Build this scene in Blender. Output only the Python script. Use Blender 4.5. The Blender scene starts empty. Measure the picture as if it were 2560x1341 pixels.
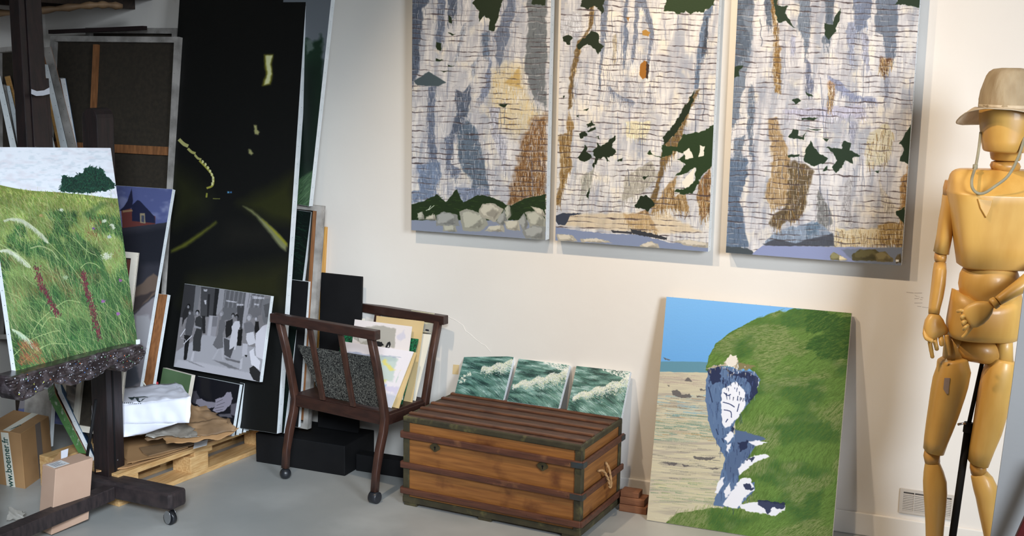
import bpy, bmesh, math, random
import numpy as np
from mathutils import Vector, Matrix
random.seed(7)
# ------------------------------------------------------------------ camera
SC = bpy.context.scene
COL = SC.collection
FPX = 3012.0
YAW, PITCH, ROLL = math.radians(22.19), math.radians(9.315), math.radians(-1.046)
CAM = np.array([0.0, -4.3177, 1.65])


def cam_rot(a, b, c):
    f = np.array([-np.sin(a) * np.cos(b), np.cos(a) * np.cos(b), -np.sin(b)])
    r = np.array([np.cos(a), np.sin(a), 0])
    d = np.cross(f, r)
    return np.array([r * np.cos(c) + d * np.sin(c), -r * np.sin(c) + d * np.cos(c), f])


RM = cam_rot(YAW, PITCH, ROLL)
cd = bpy.data.cameras.new('camera')
cam = bpy.data.objects.new('camera', cd)
COL.objects.link(cam)
cd.sensor_width = 36
cd.lens = 36 * FPX / 2560
cd.clip_start = 0.05
cam.matrix_world = Matrix(((RM[0][0], -RM[1][0], -RM[2][0], CAM[0]),
                           (RM[0][1], -RM[1][1], -RM[2][1], CAM[1]),
                           (RM[0][2], -RM[1][2], -RM[2][2], CAM[2]), (0, 0, 0, 1)))
SC.camera = cam
# ------------------------------------------------------------------ light
SC.view_settings.view_transform = 'Standard'
SC.view_settings.look = 'None'
SC.view_settings.gamma = 1
SC.view_settings.use_curve_mapping = False
SC.view_settings.exposure = 0.55
w = bpy.data.worlds.new('studio_air')
SC.world = w
w.use_nodes = True
w.node_tree.nodes['Background'].inputs[0].default_value = (0.62, 0.68, 0.8, 1)
w.node_tree.nodes['Background'].inputs[1].default_value = 0.05


def aim(o, target):
    o.rotation_euler = (Vector(target) - o.location).to_track_quat('-Z', 'Y').to_euler()


def area(name, loc, target, sx, sy, power, col, spread=180):
    l = bpy.data.lights.new(name, 'AREA')
    l.shape = 'RECTANGLE'
    l.spread = math.radians(spread)
    l.size, l.size_y, l.energy, l.color = sx, sy, power, col
    o = bpy.data.objects.new(name, l)
    COL.objects.link(o)
    o.location = loc
    aim(o, target)
    return o


def spot(name, loc, target, power, col, deg, blend=0.7, r=0.04):
    l = bpy.data.lights.new(name, 'SPOT')
    l.energy, l.color, l.spot_size, l.spot_blend, l.shadow_soft_size = power, col, math.radians(deg), blend, r
    o = bpy.data.objects.new(name, l)
    COL.objects.link(o)
    o.location = loc
    aim(o, target)
    return o


area('window_daylight', (1.9, -3.3, 2.05), (-0.6, 0.0, 0.7), 1.0, 1.3, 21, (0.80, 0.89, 1.0), 74)
area('easel_fill_light', (0.1, -4.7, 2.5), (-2.75, -1.1, 0.62), 0.9, 0.9, 11, (0.80, 0.9, 1.0), 36)  # added fill, a narrow cool beam to brighten the easel painting; no window there
spot('warm_track_spot', (-2.0, -1.7, 2.9), (-1.2, 0.0, 0.9), 84, (1.0, 0.81, 0.6), 70)
spot('warm_track_spot', (-1.2, -1.7, 2.9), (-0.30, 0.0, 1.2), 80, (1.0, 0.78, 0.54), 80)


WY = 0.05          # front plane of the back wall
# ------------------------------------------------------------------ pixel geometry (2560x1341 frame)
def ray(x, y):
    return RM.T @ np.array([(x - 1280) / FPX, (y - 670.5) / FPX, 1.0])


def on_plane(px, P, n):
    d = ray(*px)
    return CAM + d * (((np.array(P) - CAM) @ n) / (d @ n))


def onY(x, y, Y):
    return on_plane((x, y), (0, Y, 0), np.array([0, 1.0, 0]))


def onZ(x, y, Z=0.0):
    return on_plane((x, y), (0, 0, Z), np.array([0, 0, 1.0]))


def onX(x, y, X):
    return on_plane((x, y), (X, 0, 0), np.array([1.0, 0, 0]))


def proj(P):
    v = (np.asarray(P, float) - CAM) @ RM.T
    return np.stack([1280 + FPX * v[..., 0] / v[..., 2], 670.5 + FPX * v[..., 1] / v[..., 2]], -1)


def plane_n(yaw, lean):
    """normal towards the viewer of an upright board: yaw turns it about z, lean tips its top away"""
    y, l = math.radians(yaw), math.radians(lean)
    return np.array([math.sin(y) * math.cos(l), -math.cos(y) * math.cos(l), math.sin(l)])


# ------------------------------------------------------------------ materials
def lin(c):
    c = np.asarray(c, float) / 255.0
    return np.where(c <= 0.04045, c / 12.92, ((c + 0.055) / 1.055) ** 2.4)


MATS = {}


def mat(name, c1, c2=None, rough=0.6, scale=6.0, stretch=(1, 1, 1), bump=0.0, bscale=None, metal=0.0,
        detail=4.0, lo=0.35, hi=0.65, c3=None, s3=3.0, t3=(0.62, 0.72), spec=0.5, coat=0.0, trans=0.0, alpha=1.0):
    if name in MATS:
        return MATS[name]
    m = bpy.data.materials.new(name)
    m.use_nodes = True
    nt = m.node_tree
    b = nt.nodes['Principled BSDF']
    b.inputs['Roughness'].default_value = rough
    b.inputs['Metallic'].default_value = metal
    b.inputs['Specular IOR Level'].default_value = spec
    b.inputs['Coat Weight'].default_value = coat
    b.inputs['Transmission Weight'].default_value = trans
    b.inputs['Alpha'].default_value = alpha
    tc = nt.nodes.new('ShaderNodeTexCoord')
    mp = nt.nodes.new('ShaderNodeMapping')
    mp.inputs['Scale'].default_value = stretch
    nt.links.new(tc.outputs['Object'], mp.inputs[0])
    a = tuple(lin(c1)) + (1,)
    bb = tuple(lin(c2 if c2 is not None else c1)) + (1,)
    nz = nt.nodes.new('ShaderNodeTexNoise')
    nz.inputs['Scale'].default_value = scale
    nz.inputs['Detail'].default_value = detail
    nt.links.new(mp.outputs[0], nz.inputs[0])
    cr = nt.nodes.new('ShaderNodeValToRGB')
    cr.color_ramp.elements[0].position, cr.color_ramp.elements[0].color = lo, a
    cr.color_ramp.elements[1].position, cr.color_ramp.elements[1].color = hi, bb
    nt.links.new(nz.outputs[0], cr.inputs[0])
    out = cr.outputs[0]
    if c3 is not None:
        n3 = nt.nodes.new('ShaderNodeTexNoise')
        n3.inputs['Scale'].default_value = s3
        n3.inputs['Detail'].default_value = 5
        nt.links.new(tc.outputs['Object'], n3.inputs[0])
        r3 = nt.nodes.new('ShaderNodeMapRange')
        r3.inputs[1].default_value, r3.inputs[2].default_value = t3
        nt.links.new(n3.outputs[0], r3.inputs[0])
        mx = nt.nodes.new('ShaderNodeMixRGB')
        mx.inputs[2].default_value = tuple(lin(c3)) + (1,)
        nt.links.new(r3.outputs[0], mx.inputs[0])
        nt.links.new(out, mx.inputs[1])
        out = mx.outputs[0]
    nt.links.new(out, b.inputs['Base Color'])
    if bump:
        nb = nt.nodes.new('ShaderNodeTexNoise')
        nb.inputs['Scale'].default_value = bscale or scale * 3
        nb.inputs['Detail'].default_value = 6
        nt.links.new(mp.outputs[0], nb.inputs[0])
        bp = nt.nodes.new('ShaderNodeBump')
        bp.inputs['Strength'].default_value = bump
        bp.inputs['Distance'].default_value = 0.004
        nt.links.new(nb.outputs[0], bp.inputs['Height'])
        nt.links.new(bp.outputs[0], b.inputs['Normal'])
    MATS[name] = m
    return m


M_WALL = mat('plaster', (226, 220, 212), (231, 226, 218), 0.85, 1.5, bump=0.12, bscale=40, c3=(200, 192, 184), s3=9, t3=(0.76, 0.9))
M_FLOOR = mat('concrete', (176, 176, 172), (158, 160, 158), 0.42, 1.6, bump=0.1, bscale=30, c3=(190, 191, 188), s3=2.3, t3=(0.5, 0.75), detail=8)
M_CEIL = mat('ceiling_paint', (232, 230, 225), rough=0.9)
M_WHITE = mat('white_canvas', (236, 240, 242), (222, 228, 230), 0.75, 25, bump=0.15, bscale=90)
M_CREAM = mat('cream_canvas', (214, 204, 186), (226, 218, 204), 0.8, 12, bump=0.25, bscale=30)
M_DIRTY = mat('grimy_canvas', (176, 170, 164), (132, 128, 122), 0.85, 14, bump=0.3, bscale=30)
M_LINEN = mat('brown_linen', (52, 44, 33), (42, 36, 27), 0.9, 60, bump=0.2, bscale=200)
M_TACK = mat('dark_tack', (30, 32, 40), rough=0.4, metal=0.6)
M_PINE = mat('pine', (206, 160, 96), (184, 134, 74), 0.6, 5, (2, 2, 26), bump=0.15)
M_PINEY = mat('pine_along_y', (214, 176, 122), (190, 146, 92), 0.62, 5, (22, 1.5, 22), bump=0.2, c3=(150, 118, 82), s3=8, t3=(0.6, 0.8))
M_OCHRE = mat('ochre_wood', (226, 172, 88), (206, 148, 66), 0.55, 5, (20, 20, 2), bump=0.1)
M_BARWOOD = mat('brown_bar_wood', (150, 100, 60), (120, 78, 46), 0.6, 5, (20, 20, 2), bump=0.1)
M_EASEL = mat('dark_easel_wood', (36, 24, 24), (22, 17, 18), 0.42, 5, (14, 14, 1.6), bump=0.15, c3=(120, 120, 125), s3=38, t3=(0.76, 0.8))
M_EASELT = mat('worn_easel_wood', (58, 48, 48), (38, 32, 34), 0.5, 6, (4, 14, 4), bump=0.2, c3=(150, 150, 160), s3=34, t3=(0.72, 0.78))
M_RACK = mat('walnut_rack_wood', (76, 48, 37), (54, 33, 27), 0.45, 5, (12, 12, 2), bump=0.12, coat=0.1)
M_RACKX = mat('walnut_rack_wood_along', (60, 36, 29), (46, 28, 24), 0.45, 5, (2, 14, 14), bump=0.12, coat=0.1)
M_BLACK = mat('black_paint', (12, 12, 14), (18, 18, 20), 0.7, 8, spec=0.25)
M_RUBBER = mat('black_rubber', (40, 42, 48), (28, 30, 34), 0.35, 8)
M_CHROME = mat('chrome', (190, 192, 196), rough=0.25, metal=1.0)
M_KRAFT = mat('kraft_cardboard', (176, 136, 92), (156, 118, 78), 0.8, 4, (1, 1, 1), bump=0.15, bscale=12)
M_KRAFTP = mat('pinkish_cardboard', (196, 164, 142), (186, 152, 130), 0.8, 4, bump=0.1, bscale=14)
M_KRAFTD = mat('brown_wrapping_paper', (146, 116, 84), (112, 88, 64), 0.6, 7, bump=0.4, bscale=16)
M_TAPE = mat('grey_parcel_tape', (120, 108, 100), rough=0.3)
M_PAPER = mat('white_paper', (236, 236, 246), (226, 228, 240), 0.7, 5, bump=0.2, bscale=7)
M_PAPER2 = mat('cream_paper', (232, 228, 214), (224, 220, 204), 0.75, 5)
M_TAN = mat('tan_card', (214, 188, 138), (204, 176, 124), 0.8, 5)
M_MANW = mat('mannequin_beech', (218, 172, 92), (202, 152, 72), 0.42, 3, (5, 5, 1.2), coat=0.12, c3=(188, 136, 60), s3=2.5, t3=(0.55, 0.75))
M_MANJ = mat('mannequin_joint_wood', (200, 148, 72), (182, 128, 56), 0.42, 4, (6, 6, 2), coat=0.1)
M_MAND = mat('mannequin_gap', (70, 42, 22), rough=0.6)
M_HAT = mat('beige_linen_hat', (176, 158, 128), (158, 138, 108), 0.9, 9, (3, 3, 1), bump=0.5, bscale=30)
M_BRIM = mat('beige_brim', (206, 188, 160), (190, 172, 144), 0.9, 30, bump=0.3, bscale=90)
M_STRAP = mat('grey_green_strap', (150, 142, 116), (132, 124, 100), 0.8, 30)
M_TRF = mat('trunk_orange_wood', (158, 104, 52), (130, 82, 40), 0.5, 4, (1.6, 1.6, 22), bump=0.2, c3=(92, 50, 26), s3=7, t3=(0.58, 0.72), coat=0.08)
M_TRL = mat('trunk_lid_canvas', (88, 64, 54), (70, 52, 44), 0.65, 7, (2, 10, 10), bump=0.4, bscale=40, c3=(104, 80, 66), s3=14, t3=(0.6, 0.75))
M_TRS = mat('trunk_slat_wood', (112, 72, 46), (84, 52, 36), 0.5, 5, (2, 18, 18), bump=0.2, c3=(76, 44, 30), s3=12, t3=(0.5, 0.7))
M_TRB = mat('trunk_band_wood', (98, 60, 44), (76, 46, 36), 0.5, 5, (2, 8, 22), bump=0.25, c3=(150, 104, 66), s3=11, t3=(0.6, 0.75))
M_TRE = mat('trunk_green_edging', (68, 62, 42), (50, 46, 32), 0.6, 14, bump=0.3, c3=(98, 92, 56), s3=22, t3=(0.55, 0.7))
M_BRASS = mat('tarnished_lock_metal', (96, 86, 60), (70, 62, 44), 0.4, 20, metal=0.5)
M_BLUEM = mat('blue_corner_metal', (52, 74, 84), (70, 62, 54), 0.5, 20, metal=0.3)
M_ROPE = mat('jute_rope', (190, 150, 104), (160, 122, 80), 0.9, 60, bump=0.5)
M_GREENP = mat('green_painted_canvas', (80, 104, 70), (64, 86, 56), 0.6, 5, c3=(110, 124, 92), s3=10, t3=(0.6, 0.8))
M_PANEL = mat('pale_grey_board', (150, 151, 151), (145, 146, 147), 0.7, 3, bump=0.1, bscale=60)
M_REDW = mat('dark_red_wood', (92, 24, 24), (70, 18, 20), 0.4, 5)
M_RED = mat('red_paper', (170, 40, 50), rough=0.6)
M_PLAST = mat('clear_crumpled_plastic', (196, 192, 184), (150, 144, 134), 0.25, 9, bump=0.8, bscale=22, alpha=0.55)
M_INK = mat('dark_green_ink', (34, 52, 52), rough=0.6)
M_TEAL = mat('teal_ink', (24, 74, 66), rough=0.6)
M_LABEL = mat('white_label', (226, 226, 226), rough=0.6)
M_SHELF = mat('dark_shelf_wood', (58, 44, 34), (42, 32, 26), 0.6, 5, (2, 12, 12), bump=0.1)
M_GRANI = mat('marbled_black_board', (96, 96, 90), (22, 22, 24), 0.6, 170, lo=0.4, hi=0.56, c3=(150, 148, 138), s3=240, t3=(0.56, 0.68))
M_GREENM = mat('marbled_green_board', (20, 120, 74), (8, 52, 34), 0.6, 150, lo=0.42, hi=0.55)
M_CREAMT = mat('cream_tape', (222, 196, 146), rough=0.7)
M_PURP = mat('mauve_sticker', (150, 128, 116), rough=0.7)
M_ENC = mat('paint_crusted_wood', (52, 43, 45), (34, 28, 31), 0.3, 20, bump=0.9, bscale=34, c3=(92, 84, 88), s3=26, t3=(0.5, 0.7), coat=0.3)
M_BLUEP = mat('blue_painted_canvas', (40, 86, 130), (60, 110, 150), 0.6, 6)
M_GRN2 = mat('grass_green_edge', (84, 130, 70), (60, 100, 56), 0.6, 18, c3=(180, 190, 170), s3=40, t3=(0.55, 0.7))
DAB = [mat('paint_dab_' + n, c, rough=0.35) for n, c in (('white', (176, 180, 188)), ('blue', (70, 100, 150)), ('green', (90, 140, 100)),
       ('orange', (190, 90, 40)), ('grey', (112, 110, 120)), ('yellow', (180, 180, 90)))]


# ------------------------------------------------------------------ mesh helpers
def mesh_obj(name, vs, fs, m, parent=None, smooth=False, uv=None, label=None):
    me = bpy.data.meshes.new(name)
    me.from_pydata([tuple(map(float, v)) for v in vs], [], [tuple(f) for f in fs])
    me.materials.append(m)
    if uv is not None:
        l = me.uv_layers.new(name='uv')
        for p in me.polygons:
            for li in p.loop_indices:
                l.data[li].uv = uv[me.loops[li].vertex_index]
    if smooth:
        me.polygons.foreach_set('use_smooth', [True] * len(me.polygons))
    o = bpy.data.objects.new(name, me)
    COL.objects.link(o)
    if parent is not None:
        o.parent = parent
        # vertices are given in world coordinates: bring them under the root
        off = root_world(parent)
        me.transform(Matrix.Translation(-off))
    if label:
        o['label'] = label
    return o


def root_world(p):
    v = Vector((0, 0, 0))
    while p is not None:
        v += p.location
        p = p.parent
    return v


def thing(name, loc, label, cat, group=None):
    o = bpy.data.objects.new(name, None)
    o.empty_display_size = 0.05
    o.location = tuple(map(float, loc))
    COL.objects.link(o)
    o['label'], o['category'] = label, cat
    if group:
        o['group'] = group
    return o


def tag(o, label, cat, group=None):
    o['label'], o['category'] = label, cat
    if group:
        o['group'] = group
    return o


def struct(o):
    o['kind'] = 'structure'
    return o


def bevel(o, w, seg=2):
    md = o.modifiers.new('bevel', 'BEVEL')
    md.width, md.segments, md.limit_method = w, seg, 'ANGLE'
    md.angle_limit = math.radians(40)
    return o


def prism(name, pts, depth, m, parent=None, uv=None, bev=0, label=None):
    """polygon (3-D points) extruded along the vector depth"""
    n = len(pts)
    pts = [np.array(p, float) for p in pts]
    vs = pts + [p + np.array(depth) for p in pts]
    fs = [list(range(n)), list(range(2 * n - 1, n - 1, -1))] + [[i, i + n, (i + 1) % n + n, (i + 1) % n] for i in range(n)]
    # orient
    c = np.mean(pts, 0)
    nn = np.cross(pts[1] - pts[0], pts[2] - pts[1])
    if nn @ np.array(depth) > 0:
        fs = [f[::-1] for f in fs]
    o = mesh_obj(name, vs, fs, m, parent, uv=(uv + uv) if uv else None, label=label)
    if bev:
        bevel(o, bev)
    return o


def boxf(name, O, ax, ay, az, m, parent=None, bev=0, label=None):
    """box from corner O with three edge vectors"""
    O, ax, ay, az = (np.array(v, float) for v in (O, ax, ay, az))
    return prism(name, [O, O + ax, O + ax + az, O + az], ay, m, parent, bev=bev, label=label)


def box(name, x0, x1, y0, y1, z0, z1, m, parent=None, bev=0, label=None):
    return boxf(name, (x0, y0, z0), (x1 - x0, 0, 0), (0, y1 - y0, 0), (0, 0, z1 - z0), m, parent, bev, label)


def bar(name, a, b, wv, dv, m, parent=None, bev=0, label=None):
    """bar from a to b; wv and dv are its full width and depth vectors, centred"""
    a, b, wv, dv = (np.array(v, float) for v in (a, b, wv, dv))
    vs = []
    for p in (a, b):
        for s, t in ((-1, -1), (1, -1), (1, 1), (-1, 1)):
            vs.append(p + wv * s / 2 + dv * t / 2)
    fs = [[3, 2, 1, 0], [4, 5, 6, 7]] + [[i, (i + 1) % 4, (i + 1) % 4 + 4, i + 4] for i in range(4)]
    if np.cross(wv, dv) @ (b - a) < 0:
        fs = [f[::-1] for f in fs]
    o = mesh_obj(name, vs, fs, m, parent, label=label)
    if bev:
        bevel(o, bev)
    return o


def loft(name, rings, m, parent=None, n=24, label=None, closed=True, sub=0):
    """rings: (centre, vecA, vecB, exponent)"""
    vs, fs = [], []
    for c, A, B, e in rings:
        c, A, B = np.array(c, float), np.array(A, float), np.array(B, float)
        for i in range(n):
            t = 2 * math.pi * i / n
            ct, st = math.cos(t), math.sin(t)
            k = lambda v: math.copysign(abs(v) ** (2.0 / e), v)
            vs.append(c + A * k(ct) + B * k(st))
    R = len(rings)
    for j in range(R - 1):
        for i in range(n):
            fs.append([j * n + i, j * n + (i + 1) % n, (j + 1) * n + (i + 1) % n, (j + 1) * n + i])
    if closed:
        fs.append(list(range(n))[::-1])
        fs.append([(R - 1) * n + i for i in range(n)])
    c0, A0, B0, _ = rings[0]
    if np.cross(np.array(A0, float), np.array(B0, float)) @ (np.array(rings[-1][0], float) - np.array(c0, float)) < 0:
        fs = [f[::-1] for f in fs]
    o = mesh_obj(name, vs, fs, m, parent, smooth=True, label=label)
    if closed:
        for p in o.data.polygons[-2:]:
            p.use_smooth = False
    return o


def tube(name, pts, rad, m, parent=None, n=8, flat=1.0, label=None, closed=True):
    pts = [np.array(p, float) for p in pts]
    rad = rad if hasattr(rad, '__len__') else [rad] * len(pts)
    rings = []
    prev = None
    for i, p in enumerate(pts):
        t = pts[min(i + 1, len(pts) - 1)] - pts[max(i - 1, 0)]
        t /= np.linalg.norm(t) + 1e-9
        if prev is None:
            a = np.cross(t, [0, 0, 1.0])
            if np.linalg.norm(a) < 0.1:
                a = np.cross(t, [0, 1.0, 0])
        else:
            a = prev - t * (prev @ t)
        a /= np.linalg.norm(a)
        prev = a
        b = np.cross(t, a)
        rings.append((p, a * rad[i], b * rad[i] * flat, 2))
    return loft(name, rings, m, parent, n, label, closed)


def smooth_path(pts, k=6):
    """Catmull-Rom through the points"""
    pts = [np.array(p, float) for p in pts]
    P = [2 * pts[0] - pts[1]] + pts + [2 * pts[-1] - pts[-2]]
    out = []
    for i in range(1, len(P) - 2):
        for j in range(k):
            t = j / k
            out.append(0.5 * (2 * P[i] + (P[i + 1] - P[i - 1]) * t + (2 * P[i - 1] - 5 * P[i] + 4 * P[i + 1] - P[i + 2]) * t * t
                              + (3 * P[i] - P[i - 1] - 3 * P[i + 1] + P[i + 2]) * t ** 3))
    out.append(pts[-1])
    return out


def blobs(name, centres, rads, m, parent=None, kind='stuff'):
    """many tiny studs in one mesh (octahedra)"""
    vs, fs = [], []
    for c, r in zip(centres, rads):
        k = len(vs)
        c = np.array(c, float)
        for d in ((1, 0, 0), (-1, 0, 0), (0, 1, 0), (0, -1, 0), (0, 0, 1), (0, 0, -1)):
            vs.append(c + np.array(d) * r)
        for f in ((0, 2, 4), (2, 1, 4), (1, 3, 4), (3, 0, 4), (2, 0, 5), (1, 2, 5), (3, 1, 5), (0, 3, 5)):
            fs.append([k + i for i in f])
    o = mesh_obj(name, vs, fs, m, parent, smooth=True)
    if kind:
        o['kind'] = kind
    return o


# ------------------------------------------------------------------ painter: pictures computed in numpy, flat print on canvases
rng = np.random.default_rng(5)
NG = rng.random((8, 128, 128)).astype(np.float32)


def vnoise(x, y, sx, sy=None, k=0, oct=3):
    sy = sy or sx
    r = np.zeros(np.shape(x), np.float32)
    amp, tot = 1.0, 0.0
    for o in range(oct):
        u, v = x / sx * 2 ** o + 37.3 * k, y / sy * 2 ** o + 11.7 * k
        iu, iv = np.floor(u).astype(int), np.floor(v).astype(int)
        fu, fv = u - iu, v - iv
        fu, fv = fu * fu * (3 - 2 * fu), fv * fv * (3 - 2 * fv)
        g = NG[(k + o) % 8]
        a, b = g[iv % 128, iu % 128], g[iv % 128, (iu + 1) % 128]
        c, d = g[(iv + 1) % 128, iu % 128], g[(iv + 1) % 128, (iu + 1) % 128]
        r += amp * ((a * (1 - fu) + b * fu) * (1 - fv) + (c * (1 - fu) + d * fu) * fv)
        tot += amp
        amp *= 0.5
    return r / tot


class Paint:
    def __init__(s, corners, W, H, T=(0, 0, 1)):
        """corners: 3-D TL, TR, BR, BL; T: (ox, oy, scale) turns note coordinates into frame pixels"""
        s.c = [np.array(c, float) for c in corners]
        s.W, s.H, s.T = W, H, T
        u, v = np.meshgrid((np.arange(W) + .5) / W, (np.arange(H) + .5) / H)
        u, v = u[..., None], v[..., None]
        P = (s.c[0] * (1 - u) + s.c[1] * u) * (1 - v) + (s.c[3] * (1 - u) + s.c[2] * u) * v
        q = proj(P)
        s.X = ((q[..., 0] - T[0]) * T[2]).astype(np.float32)
        s.Y = ((q[..., 1] - T[1]) * T[2]).astype(np.float32)
        s.img = np.zeros((H, W, 3), np.float32)
        # homography note px -> unit square
        src = (proj(np.array(s.c)) - np.array(T[:2])) * T[2]
        A, b = [], []
        for (x, y), (U, V) in zip(src, ((0, 0), (1, 0), (1, 1), (0, 1))):
            A += [[x, y, 1, 0, 0, 0, -U * x, -U * y], [0, 0, 0, x, y, 1, -V * x, -V * y]]
            b += [U, V]
        h = np.linalg.solve(np.array(A), np.array(b))
        s.h = np.append(h, 1).reshape(3, 3)

    def poly(s, pts, col, amp=0, sc=12, k=0, soft=0, a=1.0):
        """polygon in note px with a ragged (amp) and soft edge"""
        pts = np.array(pts, float)
        mg = amp + soft + 1
        x0, y0, x1, y1 = pts[:, 0].min() - mg, pts[:, 1].min() - mg, pts[:, 0].max() + mg, pts[:, 1].max() + mg
        bb = (s.X >= x0) & (s.X <= x1) & (s.Y >= y0) & (s.Y <= y1)
        idx = np.flatnonzero(bb)
        if not len(idx):
            return
        x, y = s.X.ravel()[idx], s.Y.ravel()[idx]
        if amp:
            x, y = (x + amp * 2 * (vnoise(x, y, sc, sc, k, 2) - .5), y + amp * 2 * (vnoise(x, y, sc, sc, k + 3, 2) - .5))
        ins = np.zeros(x.shape, bool)
        dist = np.full(x.shape, 1e9, np.float32)
        n = len(pts)
        for i in range(n):
            ax, ay = pts[i]
            bx, by = pts[(i + 1) % n]
            if ay != by:
                ins ^= ((ay > y) != (by > y)) & (x < (bx - ax) * (y - ay) / (by - ay) + ax)
            if soft:
                L = (bx - ax) ** 2 + (by - ay) ** 2 + 1e-9
                t = np.clip(((x - ax) * (bx - ax) + (y - ay) * (by - ay)) / L, 0, 1)
                dist = np.minimum(dist, (x - ax - t * (bx - ax)) ** 2 + (y - ay - t * (by - ay)) ** 2)
        if soft:
            dist = np.sqrt(dist)
            m = np.clip(0.5 + np.where(ins, dist, -dist) / (soft * 2), 0, 1)
        else:
            m = ins.astype(np.float32)
        m = (m * a)[:, None]
        flat = s.img.reshape(-1, 3)
        flat[idx] = flat[idx] * (1 - m) + np.array(col, np.float32) / 255 * m

    def fill(s, col, m=None, a=1.0):
        col = np.array(col, np.float32) / 255
        if m is None:
            s.img[:] = col
        else:
            m = (m * a)[..., None].astype(np.float32)
            s.img = s.img * (1 - m) + col * m

    def to_tex(s, x, y):
        q = s.h @ np.stack([x, y, np.ones_like(x)])
        return q[0] / q[2] * s.W, q[1] / q[2] * s.H

    def strokes(s, x, y, ang, length, width, col, curve=0.0, a=0.8, steps=28, taper=True):
        """x,y,ang,... arrays of n; ang in radians in note px (y down)"""
        n = len(x)
        length, width, curve, a = (np.broadcast_to(np.asarray(v, float), (n,)) for v in (length, width, curve, a))
        col = np.broadcast_to(np.asarray(col, float), (n, 3)) / 255
        t = np.linspace(0, 1, steps)[None]
        th = ang[:, None] + curve[:, None] * t
        dx, dy = np.cos(th) * length[:, None] / steps, np.sin(th) * length[:, None] / steps
        px, py = x[:, None] + np.cumsum(dx, 1), y[:, None] + np.cumsum(dy, 1)
        nx, ny = -np.sin(th), np.cos(th)
        K = max(1, int(np.ceil(width.max() / 0.8)))
        for j in range(K):
            off = ((j + .5) / K - .5) * width[:, None]
            if taper:
                off = off * (1 - 0.75 * t)
            tx, ty = s.to_tex((px + nx * off).ravel(), (py + ny * off).ravel())
            ix, iy = tx.astype(int), ty.astype(int)
            ok = (ix >= 0) & (iy >= 0) & (ix < s.W) & (iy < s.H)
            c = np.repeat(col, steps, 0)[ok]
            al = np.repeat(a, steps)[ok][:, None]
            iy, ix = iy[ok], ix[ok]
            s.img[iy, ix] = s.img[iy, ix] * (1 - al) + c * al

    def line(s, pts, width, col, a=1.0, k=14):
        P = np.array(smooth_path([list(p) + [0] for p in pts], k))[:, :2]
        d = np.diff(P, axis=0)
        s.strokes(P[:-1, 0], P[:-1, 1], np.arctan2(d[:, 1], d[:, 0]), np.hypot(d[:, 0], d[:, 1]) + 1, width, col, 0, a, 12, False)

    def material(s, name, rough=0.55, gain=1.0, spec=0.3):
        im = bpy.data.images.new(name, s.W, s.H)
        px = np.ones((s.H, s.W, 4), np.float32)
        px[..., :3] = np.clip(s.img * gain, 0, 1)[::-1]
        im.pixels.foreach_set(px.ravel())
        im.pack()
        m = bpy.data.materials.new(name)
        m.use_nodes = True
        nt = m.node_tree
        b = nt.nodes['Principled BSDF']
        b.inputs['Roughness'].default_value = rough
        b.inputs['Specular IOR Level'].default_value = spec
        t = nt.nodes.new('ShaderNodeTexImage')
        t.image = im
        t.interpolation = 'Cubic'
        t.extension = 'EXTEND'
        nt.links.new(t.outputs[0], b.inputs[0])
        n = nt.nodes.new('ShaderNodeTexNoise')
        n.inputs['Scale'].default_value = 160
        tc = nt.nodes.new('ShaderNodeTexCoord')
        nt.links.new(tc.outputs['Object'], n.inputs[0])
        bp = nt.nodes.new('ShaderNodeBump')
        bp.inputs['Strength'].default_value = 0.12
        bp.inputs['Distance'].default_value = 0.002
        nt.links.new(n.outputs[0], bp.inputs['Height'])
        nt.links.new(bp.outputs[0], b.inputs['Normal'])
        return m


UVQ = [(0, 1), (1, 1), (1, 0), (0, 0)]


def rect_fit(c):
    """nearest true rectangle (TL,TR,BR,BL) to four coplanar points"""
    c = [np.array(p, float) for p in c]
    m = sum(c) / 4
    u = (c[1] + c[2] - c[0] - c[3]) / 2
    v = (c[0] + c[1] - c[2] - c[3]) / 2
    n = np.cross(u, v)
    n /= np.linalg.norm(n)
    W, H = np.linalg.norm(u), np.linalg.norm(v)
    u /= W
    v2 = np.cross(n, u)
    v /= H
    v = v2
    return [m - u * W / 2 + v * H / 2, m + u * W / 2 + v * H / 2, m + u * W / 2 - v * H / 2, m - u * W / 2 - v * H / 2]


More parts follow.
